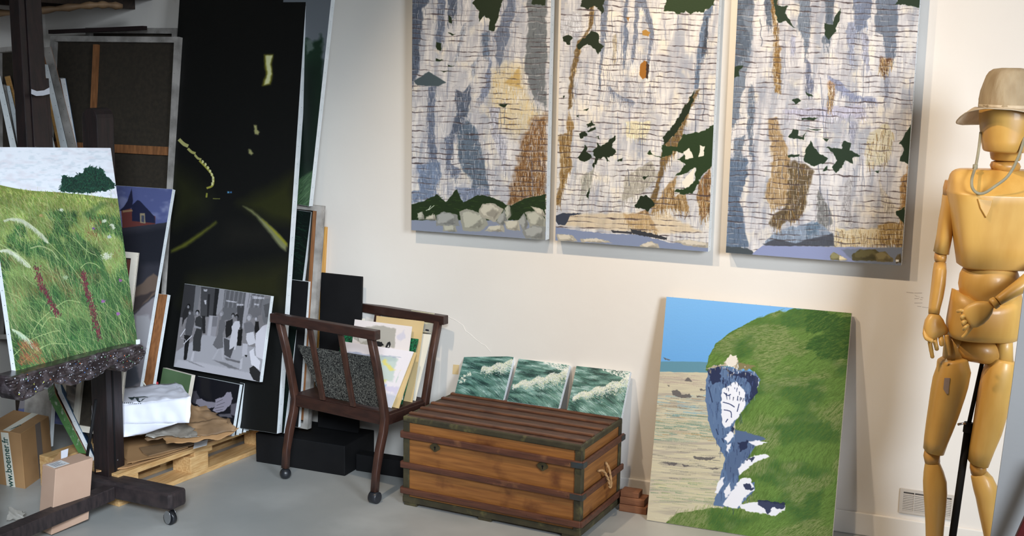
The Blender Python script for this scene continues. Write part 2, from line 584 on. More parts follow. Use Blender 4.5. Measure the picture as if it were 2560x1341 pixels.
def canvas(label, cat, corners, thick, paint=None, face_mat=None, edge=None, name='painting', group=None, tacks='R', back=False,
           step=0.035, tr=0.0011, fit=True, rough=0.55, tack_top=False):
    """stretched canvas; corners 3-D TL,TR,BR,BL of its front face. paint(corners)->material"""
    c = rect_fit(corners) if fit else [np.array(p, float) for p in corners]
    u, v = c[1] - c[0], c[0] - c[3]
    n = np.cross(u, v)
    n /= np.linalg.norm(n)                  # towards the viewer
    root = thing(name, (c[2] + c[3]) / 2 - n * thick / 2, label, cat, group)
    eu, ev = u / np.linalg.norm(u), v / np.linalg.norm(v)
    bw = min(0.024, np.linalg.norm(u) * 0.12)
    # four edge bars, wrapped in canvas
    e = edge or M_WHITE
    O = [p - n * 0.0012 for p in c]
    if back:
        prism('canvas_wrap', [O[3], O[3] + u, O[3] + u + ev * bw, O[3] + ev * bw], -n * (thick - .0012), e, root)
        prism('canvas_wrap', [O[0] - ev * bw, O[1] - ev * bw, O[1], O[0]], -n * (thick - .0012), e, root)
        prism('canvas_wrap', [O[3] + ev * bw, O[3] + ev * bw + eu * bw, O[0] - ev * bw + eu * bw, O[0] - ev * bw], -n * (thick - .0012), e, root)
        prism('canvas_wrap', [O[2] + ev * bw - eu * bw, O[2] + ev * bw, O[1] - ev * bw, O[1] - ev * bw - eu * bw], -n * (thick - .0012), e, root)
    else:
        o = prism('canvas_wrap', [O[3], O[2], O[1], O[0]], -n * (thick - .0012), e, root)
    pm = paint(c) if paint else face_mat
    if pm is not None:
        ins = 0.0006
        k = [c[0] + eu * ins - ev * ins, c[1] - eu * ins - ev * ins, c[2] - eu * ins + ev * ins, c[3] + eu * ins + ev * ins]
        prism('painted_face', k, -n * 0.0012, pm, root, uv=UVQ)
    cs = []
    for side in tacks:
        a, b, off = {'R': (c[1], c[2], eu), 'L': (c[0], c[3], -eu), 'T': (c[0], c[1], ev), 'B': (c[3], c[2], -ev)}[side]
        L = np.linalg.norm(b - a)
        k = int(L / step)
        for i in range(k):
            p = a + (b - a) * (i + .5 + random.uniform(-.12, .12)) / k - n * thick * random.uniform(.42, .58) + off * 0.0002
            cs.append(p)
    if cs:
        blobs('tacks', cs, [tr] * len(cs), M_TACK, root)
    return root, c, n


def quad_on(px, P, yaw, lean):
    n = plane_n(yaw, lean)
    return [on_plane(p, P, n) for p in px]


# ================================================================== the room
Z3 = np.array([0, 0, 1.0])
struct(box('floor', -4.1, 1.6, -6.0, 0.17, -0.06, 0, M_FLOOR))
wall_back = struct(box('wall_back', -4.1, 1.6, WY, 0.17, 0, 3.0, M_WALL))
struct(box('wall_left', -4.22, -4.1, -6.0, 0.17, 0, 3.0, M_WALL))
struct(box('ceiling', -4.22, 1.6, -3.6, 0.17, 3.0, 3.08, M_CEIL))
struct(box('baseboard_back', -2.0, 1.6, WY - 0.012, WY, 0, 0.085, M_WALL, bev=0.004))
# faint pencil notes and a crack in the plaster
pn = []
for (x0, y0, x1, y1) in ((2266, 731, 2284, 733), (2286, 733, 2305, 733), (2287, 739, 2294, 742), (2296, 741, 2299, 745), (2302, 744, 2308, 745),
                         (2286, 747, 2297, 747), (2300, 749, 2306, 750), (2286, 758, 2306, 758), (2293, 766, 2303, 767), (2305, 768, 2322, 770)):
    a, b = onY(x0, y0, WY - .0006), onY(x1, y1, WY - .0006)
    pn.append((a, b))
vs, fs = [], []
for a, b in pn:
    k = len(vs)
    for p in (a, b):
        vs += [p - Z3 * .0007, p + Z3 * .0007]
    fs.append([k, k + 2, k + 3, k + 1])
mesh_obj('pencil_notes', vs, fs, mat('pencil_grey', (176, 166, 158), rough=0.8), wall_back)
cr = [onY(x + random.uniform(-3, 3), y + random.uniform(-2, 2), WY - .0008) for x, y in ((1116, 792), (1138, 803), (1158, 815), (1166, 828), (1178, 836), (1192, 851), (1206, 860), (1216, 866), (1226, 880))]
tube('plaster_crack', cr, 0.0007, mat('crack_edge', (244, 240, 234), rough=0.9), wall_back, n=5)
tag(prism('masking_tape', [onY(x, y, WY - .0003) for x, y in ((1131, 936), (1146, 937), (1148, 913), (1133, 912))], (0, -.0004, 0), M_CREAMT),
    'small cream square of tape on the white wall left of the first wave painting', 'tape')

# air vent
vt = thing('wall_vent', onY(2315, 1265, WY), 'grey slatted air vent low on the wall behind the mannequin', 'vent')
vy = -0.004
V0, V1 = onY(2246, 1292, WY), onY(2389, 1240, WY)
vx0, vx1, vz0, vz1 = V0[0], V1[0], 0.106, 0.196
M_VENT = mat('vent_paint', (196, 188, 178), rough=0.6)
M_VENTD = mat('vent_dark', (84, 78, 72), rough=0.8)
box('vent_back', vx0, vx1, WY - 0.001, WY, vz0, vz1, M_VENTD, vt)
fr = [(vx0, vx0 + .012, vz0, vz1), (vx1 - .012, vx1, vz0, vz1), (vx0 + .012, vx1 - .012, vz0, vz0 + .01), (vx0 + .012, vx1 - .012, vz1 - .01, vz1),
      ((vx0 + vx1) / 2 - .045, (vx0 + vx1) / 2 - .042, vz0 + .01, vz1 - .01)]
for q in fr:
    box('vent_frame', q[0], q[1], WY - .006, WY - .001, q[2], q[3], M_VENT, vt)
nsl = 10
for i in range(nsl):
    z = vz0 + .012 + (vz1 - vz0 - .026) * i / nsl
    boxf('slat', (vx0 + .012, WY - .001, z), (vx1 - vx0 - .024, 0, 0), (0, -.004, -.0012), (0, 0, .0035), M_VENT, vt)

# ================================================================== the cliff triptych
ROCK = (228, 222, 214)
BLUE = (112, 126, 150)


def cliff_base(p, sl, seed, pitch=27.0, tint=(228, 222, 214)):
    p.fill((tint[0] * .89, tint[1] * .905, tint[2] * .94))
    X, Y = p.X, p.Y
    n1 = vnoise(X, Y, 70, 110, seed)
    p.fill((172, 174, 182), np.clip((n1 - .46) * 4, 0, 1), .7)
    n3 = vnoise(X + Y * .12, Y, 26, 190, seed + 3)
    p.fill((138, 146, 162), np.clip((n3 - .55) * 6, 0, 1), .6)
    p.fill((238, 234, 228), np.clip((.42 - n3) * 6, 0, 1), .55)
    n2 = vnoise(X, Y, 60, 60, seed + 1)
    p.fill((236, 226, 204), np.clip((n2 - .55) * 4, 0, 1), .6)
    v = vnoise(X, Y, 9, 70, seed + 2)
    p.fill((168, 168, 176), np.clip((v - .56) * 6, 0, 1), .7)


def strata(p, sl, seed, pitch=27.0, dark=(62, 50, 52), a=0.86):
    """long wavy bedding lines, drawn over everything on the rock"""
    X, Y = p.X, p.Y
    n = vnoise(X, Y, 150, 70, seed + 4)
    yy = Y - sl * X + 24 * (n - .5) + 9 * (vnoise(X, Y, 34, 26, seed + 5) - .5)
    ph = (yy / pitch) % 1.0
    row = np.floor(yy / pitch) * 57.0
    r = vnoise(X, row, 95, 40, seed + 6, 2)
    r2 = vnoise(X, row, 22, 40, seed + 2, 2)
    w = 0.05 + 0.15 * np.clip(r - .25, 0, 1) + .12 * (r2 - .5) + .06 * (vnoise(X, Y, 7, 5, seed) - .5)
    m = np.clip((w - np.abs(ph - .5)) / .07, 0, 1) * np.clip((r - .22) * 4, 0, 1)
    sh = np.clip((.22 - (ph - .5)) / .2, 0, 1) * (ph > .5) * np.clip((r - .35) * 3, 0, 1)
    p.fill((176, 170, 172), sh, .4)
    fade = np.clip(.4 + 2.2 * (vnoise(X, Y, 70, 50, seed + 1) - .3), .2, 1)
    p.fill(dark, m * fade, a)
    ph2 = ((yy + 9 * r) / (pitch * .5)) % 1.0
    p.fill((152, 142, 142), np.clip((.08 - np.abs(ph2 - .5)) / .08, 0, 1) * np.clip((vnoise(X, Y, 70, 12, seed + 3) - .5) * 5, 0, 1), .55)
    vx = np.abs(vnoise(X + 14 * (n - .5), Y, 20, 80, seed + 5, 2) - .5)
    p.fill((128, 128, 140), np.clip((.014 - vx) / .014, 0, 1) * np.clip((vnoise(X, Y, 60, 60, seed + 6) - .5) * 5, 0, 1), .55)
    hl = np.clip((.06 - np.abs(ph - .7)) / .05, 0, 1) * np.clip((vnoise(X, Y, 24, 10, seed + 2) - .45) * 4, 0, 1)
    p.fill((246, 243, 238), hl, .6)


def streaks(p, seed, n, box_, cols, L=(20, 60), w=1.6, a=.6, ang=math.pi / 2):
    r = np.random.default_rng(seed)
    x, y = r.uniform(box_[0], box_[2], n), r.uniform(box_[1], box_[3], n)
    c = np.array(cols, float)[r.integers(0, len(cols), n)]
    p.strokes(x, y, ang + r.normal(0, .12, n), r.uniform(L[0], L[1], n), w, c, 0, a)


def streaks_in(p, seed, n, pts, cols, L=(20, 60), w=1.6, a=.6, ang=math.pi / 2, curve=0., spread=.12):
    r = np.random.default_rng(seed)
    pts = np.array(pts, float)
    x, y = r.uniform(pts[:, 0].min(), pts[:, 0].max(), n * 3), r.uniform(pts[:, 1].min(), pts[:, 1].max(), n * 3)
    ins = np.zeros(len(x), bool)
    for i in range(len(pts)):
        (ax, ay), (bx, by) = pts[i], pts[(i + 1) % len(pts)]
        if ay != by:
            ins ^= ((ay > y) != (by > y)) & (x < (bx - ax) * (y - ay) / (by - ay) + ax)
    x, y = x[ins][:n], y[ins][:n]
    k = len(x)
    c = np.array(cols, float)[r.integers(0, len(cols), k)] * r.uniform(.85, 1.15, (k, 1))
    p.strokes(x, y, ang + r.normal(0, spread, k), r.uniform(L[0], L[1], k), w, c, curve, a)


def blue_area(p, q, col, i, amp, sc, soft):
    q = [(x, y - 330 if y < -40 else y) for x, y in q]
    p.poly(q, col, amp, sc, i, soft, .9)
    Q = np.array(q, float)
    w_, h_ = np.ptp(Q[:, 0]), np.ptp(Q[:, 1])
    n = int(min(260, w_ * h_ / 100)) + 14
    c = np.array(col, float)
    g = Q.mean(0)
    Q2 = g + (Q - g) * 1.08
    streaks_in(p, 500 + i, n, Q2, [tuple(c * .84), tuple(c * 1.12), tuple(c * .94), tuple(c * 1.3), tuple(c * .7)], (10, 44), 2.4, .42)


def cracks(p, seed, n, box_, col=(92, 100, 120)):
    r = np.random.default_rng(seed)
    for _ in range(n):
        x, y = r.uniform(box_[0], box_[2]), r.uniform(box_[1], box_[3])
        L = r.uniform(60, 260)
        dx = np.cumsum(r.normal(0, 2.2, 9))
        p.line([(x + dx[k], y + L * k / 8) for k in range(9)], r.uniform(1.5, 4), np.array(col) * r.uniform(.8, 1.3), .45)


def rock(p, pts, seed, base=(150, 150, 138)):
    p.poly(pts, base, 4, 14, seed, 1)
    c = np.mean(np.array(pts, float), 0)
    q = [(c[0] + (x - c[0]) * .72 - 5, c[1] + (y - c[1]) * .7 - 5) for x, y in pts]
    p.poly(q, tuple(min(255, b * 1.24) for b in base), 6, 12, seed + 1, 2, .85)
    q = [(c[0] + (x - c[0]) * .5 + 10, c[1] + (y - c[1]) * .5 + 9) for x, y in pts if x > c[0] - 4 or y > c[1]]
    if len(q) > 2:
        p.poly(q, tuple(b * .68 for b in base), 6, 12, seed + 2, 5, .6)


def paint_cliff1(c):
    p = Paint(c, 520, 980, (1000, 0, 2.095))
    cliff_base(p, .1, 1)
    B, D = (98, 109, 130), (76, 87, 106)
    yel = [(480, 370), (560, 330), (640, 350), (660, 480), (700, 560), (745, 600), (690, 660), (600, 720), (560, 690), (470, 600)]
    p.poly(yel, (218, 198, 148), 14, 30, 1, 26, .65)
    streaks_in(p, 9, 160, yel, [(206, 172, 100), (232, 224, 206), (190, 156, 96)], (10, 40), 2.4, .5)
    p.poly([(540, 440), (590, 400), (625, 350), (636, 460)], (188, 154, 84), 8, 20, 1, 6, .75)
    for i, (q, col) in enumerate([
        ([(50, 70), (108, 20), (118, 100), (100, 230), (98, 330), (85, 400), (48, 445)], D),
        ([(48, -200), (140, -200), (150, 10), (100, 60), (50, 80)], D),
        ([(195, -100), (238, -100), (232, 150), (216, 260), (190, 230)], B),
        ([(255, -100), (300, -100), (298, 60), (272, 125), (250, 100)], D),
        ([(428, 175), (470, 160), (464, 290), (440, 288)], (92, 108, 130)),
        ([(498, 190), (560, 20), (560, -120), (640, -120), (604, 50), (545, 290), (524, 350), (505, 300)], B),
        ([(660, -120), (770, -120), (765, 560), (700, 522), (668, 430), (652, 300), (672, 150)], (98, 104, 108)),
        ([(330, 130), (350, 120), (300, 300), (280, 330)], (150, 156, 168)),
        ([(370, 350), (410, 275), (385, 400)], (150, 156, 168)),
        ([(466, 300), (478, 320), (470, 470), (430, 520), (405, 520), (450, 440)], (120, 130, 152)),
        ([(150, 462), (188, 450), (176, 700), (200, 850), (150, 850), (142, 650)], B),
        ([(290, 470), (330, 490), (368, 440), (362, 560), (322, 690), (262, 712), (296, 600)], D),
        ([(350, 625), (402, 680), (432, 800), (462, 985), (375, 988), (372, 920), (330, 902), (305, 820), (300, 715)], (84, 100, 118)),
        ([(84, 860), (205, 850), (216, 920), (190, 980), (205, 1045), (60, 1065), (57, 1010), (110, 995)], (108, 124, 150)),
        ([(238, 720), (290, 712), (258, 860), (322, 895), (285, 935), (243, 850)], B),
        ([(290, 985), (460, 990), (470, 1030), (330, 1060)], (120, 132, 156)),
        ([(470, 560), (520, 560), (515, 700), (560, 720), (552, 900), (480, 700)], (176, 178, 190)),
    ]):
        blue_area(p, q, col, i, 12, 34, 4)
    brn = [(692, 640), (765, 600), (760, 1035), (640, 1048), (566, 1065), (592, 950), (620, 850), (640, 740)]
    p.poly(brn, (124, 88, 50), 22, 30, 2, 14, .88)
    streaks_in(p, 3, 700, brn, [(92, 62, 34), (150, 112, 66), (110, 72, 38), (206, 192, 168), (78, 54, 34)], (20, 70), 2.2, .6)
    streaks_in(p, 4, 500, [(60, 450), (760, 450), (760, 1020), (60, 1040)], [(230, 228, 228), (150, 156, 172), (200, 200, 206)], (14, 50), 1.8, .5)
    streaks_in(p, 5, 260, [(60, -100), (660, -100), (640, 350), (100, 400)], [(232, 230, 228), (140, 146, 160)], (14, 50), 1.6, .4)
    cracks(p, 91, 26, (60, -300, 740, 900))
    strata(p, .03, 1)
    p.poly([(72, 425), (150, 374), (242, 432), (200, 452), (90, 448)], (70, 84, 90), 3, 14, 1, 2)
    G = (28, 42, 22)
    for i, q in enumerate([[(380, 18), (430, -60), (560, -60), (518, 60), (494, 162), (466, 162), (470, 100), (440, 80), (415, 118), (412, 60)],
                           [(190, 222), (215, 225), (212, 268), (190, 262)], [(510, 550), (572, 545), (545, 563)], [(250, 80), (270, 90), (270, 126), (252, 112)],
                           [(700, -60), (770, -60), (760, 30), (690, 20)], [(252, 172), (290, 178), (270, 184)], [(185, 305), (230, 315), (190, 320)],
                           [(250, 340), (290, 345), (255, 352)], [(215, 370), (265, 372), (230, 378)], [(40, -60), (66, -60), (60, 60), (45, 60)]]):
        p.poly(q, G, 6, 18, i, 1)
    gb = [(55, 1070), (120, 1060), (190, 1020), (240, 1060), (297, 992), (330, 1062), (410, 1022), (470, 1030), (560, 1072), (580, 1080),
          (650, 1042), (765, 1018), (760, 1150), (620, 1165), (55, 1155)]
    p.poly(gb, (31, 48, 22), 5, 20, 1, 1)
    streaks_in(p, 6, 160, gb, [(48, 70, 30), (22, 34, 20)], (10, 26), 3, .6, ang=0)
    p.line([(135, 1105), (150, 1096), (160, 1080), (150, 1100), (178, 1078)], 2.2, (190, 200, 180))
    p.poly([(50, 1155), (770, 1155), (770, 1300), (50, 1260)], (132, 140, 158), 3, 20, 1)
    for i, q in enumerate([[(90, 1120), (115, 1110), (130, 1150), (95, 1155)], [(130, 1150), (180, 1120), (190, 1155)], [(188, 1130), (230, 1110), (300, 1125), (310, 1185), (190, 1185)],
                           [(310, 1110), (350, 1095), (440, 1125), (462, 1180), (420, 1215), (330, 1210)], [(410, 1110), (430, 1070), (490, 1062), (545, 1100), (500, 1165), (430, 1140)],
                           [(500, 1165), (550, 1100), (560, 1160), (530, 1185)], [(552, 1090), (575, 1072), (582, 1130), (560, 1160)], [(545, 1160), (625, 1155), (630, 1210), (560, 1205)],
                           [(620, 1160), (650, 1115), (672, 1170), (650, 1220)], [(655, 1112), (720, 1105), (765, 1150), (762, 1200), (680, 1190)], [(685, 1080), (750, 1100), (765, 1140), (720, 1120)],
                           [(640, 1215), (700, 1180), (765, 1190), (762, 1260), (660, 1250)], [(225, 1180), (290, 1185), (300, 1216), (226, 1214)], [(470, 1190), (540, 1180), (550, 1215), (440, 1212)]]):
        rock(p, q, i, [(150, 150, 138), (164, 160, 146), (132, 134, 130)][i % 3])
    return p.material('cliff_painting_left', .6, 1.0)


def paint_cliff2(c):
    p = Paint(c, 560, 980, (1370, 0, 2.0326))
    cliff_base(p, .1, 3, tint=(232, 226, 216))
    grey = (108, 118, 138)
    for i, (q, col) in enumerate([
        ([(270, -80), (318, -80), (300, 120), (280, 260), (262, 480), (252, 470), (268, 250)], grey),
        ([(395, -60), (425, -80), (400, 110), (408, 170), (385, 360), (378, 300), (388, 150)], (96, 108, 130)),
        ([(440, 40), (480, -60), (500, 20), (462, 40), (455, 180), (430, 330), (420, 300), (440, 150)], grey),
        ([(480, 30), (500, 25), (540, 150), (512, 320), (500, 320), (520, 160)], grey),
        ([(330, 180), (350, 170), (345, 300), (332, 320)], (160, 150, 130)),
        ([(795, 60), (848, 20), (830, 60), (808, 130), (806, 250), (770, 330), (765, 455), (745, 450), (760, 280), (776, 150)], (92, 110, 134)),
        ([(806, 90), (812, 90), (808, 250), (780, 265), (798, 180)], (54, 62, 76)),
        ([(310, 440), (380, 490), (440, 515), (438, 530), (380, 515), (320, 470)], (110, 120, 140)),
        ([(60, 100), (160, 60), (170, 150), (70, 170)], (196, 198, 204)),
        ([(400, 620), (520, 620), (500, 700), (400, 700)], (212, 204, 172)),
        ([(170, 900), (235, 860), (210, 960), (170, 990)], (150, 150, 140)),
        ([(390, 900), (520, 820), (560, 900), (480, 980), (380, 1020)], (160, 156, 144)),
    ]):
        blue_area(p, q, col, i, 8, 26, 3)
    streaks_in(p, 13, 300, [(150, 180), (560, 180), (560, 520), (150, 520)], [(210, 210, 214), (150, 156, 168), (120, 122, 130)], (20, 70), 1.8, .5)
    streaks_in(p, 14, 260, [(130, 850), (560, 850), (560, 1090), (130, 1090)], [(225, 220, 210), (150, 144, 132)], (14, 50), 1.8, .4)
    ol = (98, 76, 40)
    br = [[(200, -60), (236, -60), (230, 120), (205, 170), (170, 230), (150, 320), (128, 400), (120, 550), (102, 556), (108, 420), (130, 290), (150, 210), (205, 150), (212, 60)],
          [(100, 560), (130, 650), (112, 760), (120, 850), (80, 960), (60, 1040), (30, 1050), (60, 930), (62, 800), (50, 690), (98, 680)],
          [(748, 460), (772, 450), (745, 520), (716, 560), (700, 650), (650, 770), (600, 830), (570, 920), (545, 1060), (505, 1050), (560, 900), (572, 820), (600, 720), (640, 650), (700, 540)],
          [(590, 960), (650, 900), (640, 1000), (700, 980), (720, 1080), (600, 1060), (520, 1090)],
          [(770, 920), (830, 850), (820, 1080), (780, 1120), (760, 1000)],
          [(380, 1090), (460, 1080), (500, 1060), (560, 1180), (420, 1150)]]
    for i, q in enumerate(br):
        p.poly(q, (ol, (128, 100, 56), ol, (150, 120, 76), (120, 82, 46), (134, 100, 64))[i], 9, 22, i, 4, .88)
        streaks_in(p, 20 + i, 150, q, [(74, 54, 28), (150, 116, 62), (120, 88, 42), (212, 198, 168)], (16, 60), 2.2, .6)
    p.poly([(90, 1085), (600, 1085), (780, 1180), (560, 1190), (60, 1150)], (206, 182, 140), 6, 30, 1, 8, .6)
    cracks(p, 92, 30, (60, -300, 830, 950))
    strata(p, .045, 3)
    for i, (q, col) in enumerate([([(470, 325), (488, 308), (505, 315), (500, 395), (480, 402), (464, 380)], (150, 98, 34)), ([(500, 310), (514, 330), (508, 402), (498, 395)], (54, 40, 34)),
                                  ([(478, 158), (500, 150), (522, 168), (510, 184), (482, 180)], (166, 124, 56)), ([(398, 92), (414, 88), (410, 110), (402, 100)], (150, 110, 60))]):
        p.poly(q, col, 3, 10, i, 1)
    G = (25, 38, 20)
    for i, q in enumerate([[(76, 190), (100, 174), (122, 190), (108, 226), (82, 212)], [(145, 235), (180, 195), (200, 180), (212, 160), (255, 165), (256, 210), (285, 235), (268, 252), (252, 278), (240, 250), (200, 220), (160, 250)],
                           [(160, 30), (200, -60), (290, -60), (278, 80), (262, 60), (245, 30), (200, 48)],
                           [(590, 58), (620, -60), (850, -60), (840, 30), (800, 50), (790, 65), (740, 55), (725, 78), (700, 55), (655, 75), (630, 60)],
                           [(148, 800), (172, 770), (190, 735), (200, 770), (228, 800), (190, 822), (160, 810)], [(225, 770), (245, 755), (250, 730), (270, 740), (300, 720), (335, 693), (342, 710), (320, 745), (345, 770), (330, 790), (300, 800), (312, 822), (285, 800), (255, 805), (235, 855), (225, 840), (240, 800)],
                           [(160, 680), (190, 665), (196, 690), (170, 705)], [(195, 635), (225, 615), (235, 640), (205, 650)], [(200, 660), (240, 650), (242, 662), (205, 672)], [(350, 815), (380, 800), (375, 825)],
                           [(145, 590), (160, 585), (158, 600)], [(175, 565), (205, 552), (200, 566)], [(240, 700), (262, 690), (262, 708)],
                           [(585, 700), (640, 640), (700, 530), (748, 462), (735, 520), (700, 600), (640, 690), (590, 740)],
                           [(500, 780), (520, 765), (530, 790), (575, 795), (580, 740), (650, 745), (690, 680), (760, 675), (790, 665), (845, 635), (842, 830), (800, 880), (770, 915), (740, 985), (690, 990), (640, 970), (700, 960), (745, 920), (752, 850), (700, 880), (650, 890), (700, 840), (660, 810), (700, 780), (640, 770), (620, 790), (560, 800)],
                           [(445, 1040), (455, 1010), (500, 990), (540, 1040), (510, 1070), (445, 1060)], [(190, 990), (215, 955), (205, 1010)], [(480, 900), (510, 895), (490, 920)], [(72, 485), (84, 483), (80, 505)]]):
        p.poly(q, G if i not in (14, 3) else (34, 54, 26), 8, 16, i, 1)
    for q in ([(690, 770), (720, 750), (740, 800), (700, 815)], [(775, 740), (798, 745), (790, 790), (765, 800)], [(680, 930), (745, 850), (738, 930), (700, 962)]):
        p.poly(q, (226, 220, 206), 5, 14, 2, 1)
    wl = [(30, 1155), (200, 1180), (330, 1190), (470, 1195), (620, 1235), (830, 1250), (830, 1340), (30, 1270)]
    p.poly([(30, 1100), (70, 1085), (180, 1085), (110, 1100), (90, 1145), (50, 1145)], (56, 62, 76), 3, 12, 1)
    p.poly(wl, (126, 138, 166), 4, 20, 1)
    for i, q in enumerate([[(40, 1190), (120, 1195), (150, 1230), (50, 1225)], [(165, 1215), (270, 1218), (330, 1236), (170, 1232)], [(465, 1250), (520, 1228), (562, 1240), (565, 1266), (480, 1262)],
                           [(640, 1225), (720, 1220), (830, 1240), (830, 1262), (700, 1250)]]):
        rock(p, q, i, (170, 164, 150))
    p.poly([(420, 1165), (520, 1185), (605, 1210), (600, 1222), (430, 1190)], (52, 54, 60), 4, 12, 1)
    p.poly([(320, 1172), (425, 1180), (428, 1190), (330, 1184)], (60, 60, 66), 2, 12, 2)
    return p.material('cliff_painting_middle', .6, 1.0)


def paint_cliff3(c):
    p = Paint(c, 600, 980, (1790, 0, 1.916))
    cliff_base(p, .1, 5, tint=(232, 227, 221))
    S, D = (104, 117, 134), (82, 95, 112)
    for i, (q, col) in enumerate([
        ([(80, -100), (180, -100), (175, 60), (172, 200), (150, 330), (110, 560), (60, 640)], S),
        ([(80, 0), (140, -80), (176, 20), (120, 60), (170, 200), (90, 340)], D),
        ([(160, 410), (182, 420), (186, 520), (170, 680), (190, 760), (165, 740), (150, 600)], S),
        ([(62, 760), (150, 760), (140, 880), (110, 960), (130, 1030), (150, 1180), (45, 1215)], (84, 102, 126)),
        ([(90, 660), (140, 650), (120, 720), (130, 780), (80, 760)], S),
        ([(240, -60), (262, -60), (270, 130), (245, 110), (235, 50)], D),
        ([(380, -60), (460, -60), (452, 170), (430, 280), (410, 160), (385, 130), (400, 60)], S),
        ([(500, -60), (570, -60), (560, 110), (540, 220), (515, 200), (525, 90)], D),
        ([(635, -60), (770, -60), (740, 60), (725, 130), (670, 155), (660, 60)], (104, 116, 140)),
        ([(770, -60), (890, -60), (870, 60), (865, 200), (858, 280), (820, 290), (800, 170), (760, 150), (770, 40)], (98, 110, 128)),
        ([(625, 110), (670, 110), (655, 330), (640, 300), (630, 180)], (140, 148, 170)),
        ([(700, 150), (730, 180), (735, 320), (720, 350), (700, 260)], (156, 160, 178)),
        ([(360, 160), (380, 180), (375, 260), (355, 240)], (160, 164, 184)),
        ([(425, 280), (450, 320), (470, 400), (460, 450), (430, 440)], (104, 112, 134)),
        ([(540, 360), (610, 405), (680, 465), (765, 465), (768, 490), (700, 480), (640, 470), (560, 410)], (130, 138, 166)),
        ([(330, 520), (700, 510), (720, 560), (500, 565), (330, 550)], (176, 176, 196)),
        ([(640, 580), (675, 590), (660, 690), (640, 660)], (150, 154, 172)),
        ([(810, 290), (835, 330), (820, 480), (805, 490)], (130, 136, 152)),
        ([(490, 900), (540, 1000), (560, 1070), (510, 1095), (480, 1040)], (120, 122, 122)),
        ([(620, 880), (655, 840), (640, 1000), (660, 1080), (605, 1000)], (172, 172, 176)),
        ([(780, 830), (800, 900), (860, 1000), (800, 980)], (178, 172, 160)),
        ([(290, 1110), (470, 1060), (560, 1120), (560, 1180), (220, 1180)], (128, 144, 164)),
        ([(440, 1080), (480, 1065), (500, 1095), (430, 1130)], (92, 112, 132)),
    ]):
        blue_area(p, q, col, i, 11, 30, 3)
    for i, (q, col) in enumerate([([(262, -60), (285, -60), (300, 130), (303, 260), (312, 450), (285, 440), (272, 300), (280, 150), (265, 50)], (132, 98, 46)),
                                  ([(255, 570), (290, 560), (310, 620), (345, 740), (360, 800), (340, 980), (270, 1010), (230, 930), (270, 800), (262, 680)], (158, 130, 88)),
                                  ([(345, 780), (380, 770), (430, 790), (468, 815), (440, 930), (420, 1020), (380, 1072), (340, 1060), (300, 1100), (250, 1080), (270, 1030), (330, 1000), (350, 900)], (78, 62, 36)),
                                  ([(790, 270), (852, 285), (822, 330), (800, 345), (780, 320)], (96, 58, 36)),
                                  ([(740, 640), (820, 585), (850, 640), (830, 780), (720, 800), (710, 720)], (200, 194, 166)),
                                  ([(770, 1080), (900, 1060), (900, 1190), (780, 1160)], (156, 128, 74)),
                                  ([(885, 870), (925, 800), (915, 1060), (880, 1080)], (160, 120, 70)),
                                  ([(565, 1100), (780, 1090), (780, 1180), (570, 1180)], (222, 208, 170)),
                                  ([(540, 380), (570, 400), (560, 490), (530, 540)], (176, 142, 116))]):
        p.poly(q, col, 12, 26, i, 5, .85)
        streaks_in(p, 40 + i, 120, q, [(96, 68, 34), (168, 138, 86), tuple(np.array(col) * .7), (216, 206, 184)], (14, 50), 2.2, .6)
    streaks_in(p, 33, 500, [(180, 160), (860, 160), (860, 1060), (150, 1060)], [(236, 233, 230), (170, 170, 182), (206, 204, 206)], (12, 50), 1.6, .42)
    cracks(p, 93, 30, (100, -300, 940, 950))
    strata(p, .04, 5, 25)
    p.poly([(222, 1170), (290, 1145), (380, 1165), (560, 1120), (570, 1180), (250, 1185)], (60, 62, 70), 4, 20, 1, 3, .8)
    G = (32, 50, 34)
    for i, q in enumerate([[(300, 110), (285, 60), (262, -60), (300, -60), (290, 25), (345, 30), (330, 60), (345, 90), (380, 135), (330, 100)], [(520, 110), (560, 120), (570, 80), (598, 40), (590, 90), (572, 150), (540, 190), (518, 165)],
                           [(860, 20), (900, -60), (1000, -60), (990, 40), (940, 30), (900, 20)], [(365, 480), (395, 470), (410, 482), (380, 500)], [(408, 565), (490, 565), (470, 575), (410, 575)], [(430, 615), (505, 620), (490, 628)],
                           [(345, 655), (372, 618), (395, 622), (390, 650), (415, 655), (430, 630), (420, 668), (360, 662)], [(418, 770), (430, 720), (455, 672), (470, 710), (500, 740), (540, 760), (520, 780), (470, 795), (440, 785)],
                           [(528, 705), (600, 712), (612, 680), (650, 685), (640, 720), (690, 745), (650, 760), (655, 790), (620, 770), (600, 800), (575, 830), (555, 800), (580, 770), (560, 730)],
                           [(340, 742), (400, 742), (395, 752), (345, 755)], [(510, 662), (540, 665), (530, 682)], [(880, 690), (910, 640), (950, 570), (945, 690), (930, 785), (880, 770), (900, 710)], [(860, 1020), (905, 990), (905, 1080), (880, 1050)],
                           [(430, 440), (468, 460), (440, 466)], [(80, 320), (130, 312), (112, 340), (110, 365), (85, 372)], [(512, 820), (530, 795), (535, 815)], [(340, 210), (350, 205), (352, 330), (342, 330)][0:0] or [(760, 820), (785, 818), (780, 828)]]):
        p.poly(q, G, 6, 16, i, 1)
    p.poly([(40, 1205), (175, 1215), (225, 1178), (900, 1190), (900, 1300), (40, 1260)], (138, 148, 186), 2, 20, 1, 1)
    p.poly([(600, 1195), (900, 1185), (900, 1290), (700, 1290)], (116, 126, 146), 4, 20, 2, 4)
    p.poly([(40, 1180), (150, 1190), (180, 1210), (170, 1222), (40, 1220)], (70, 78, 84), 4, 16, 2, 2)
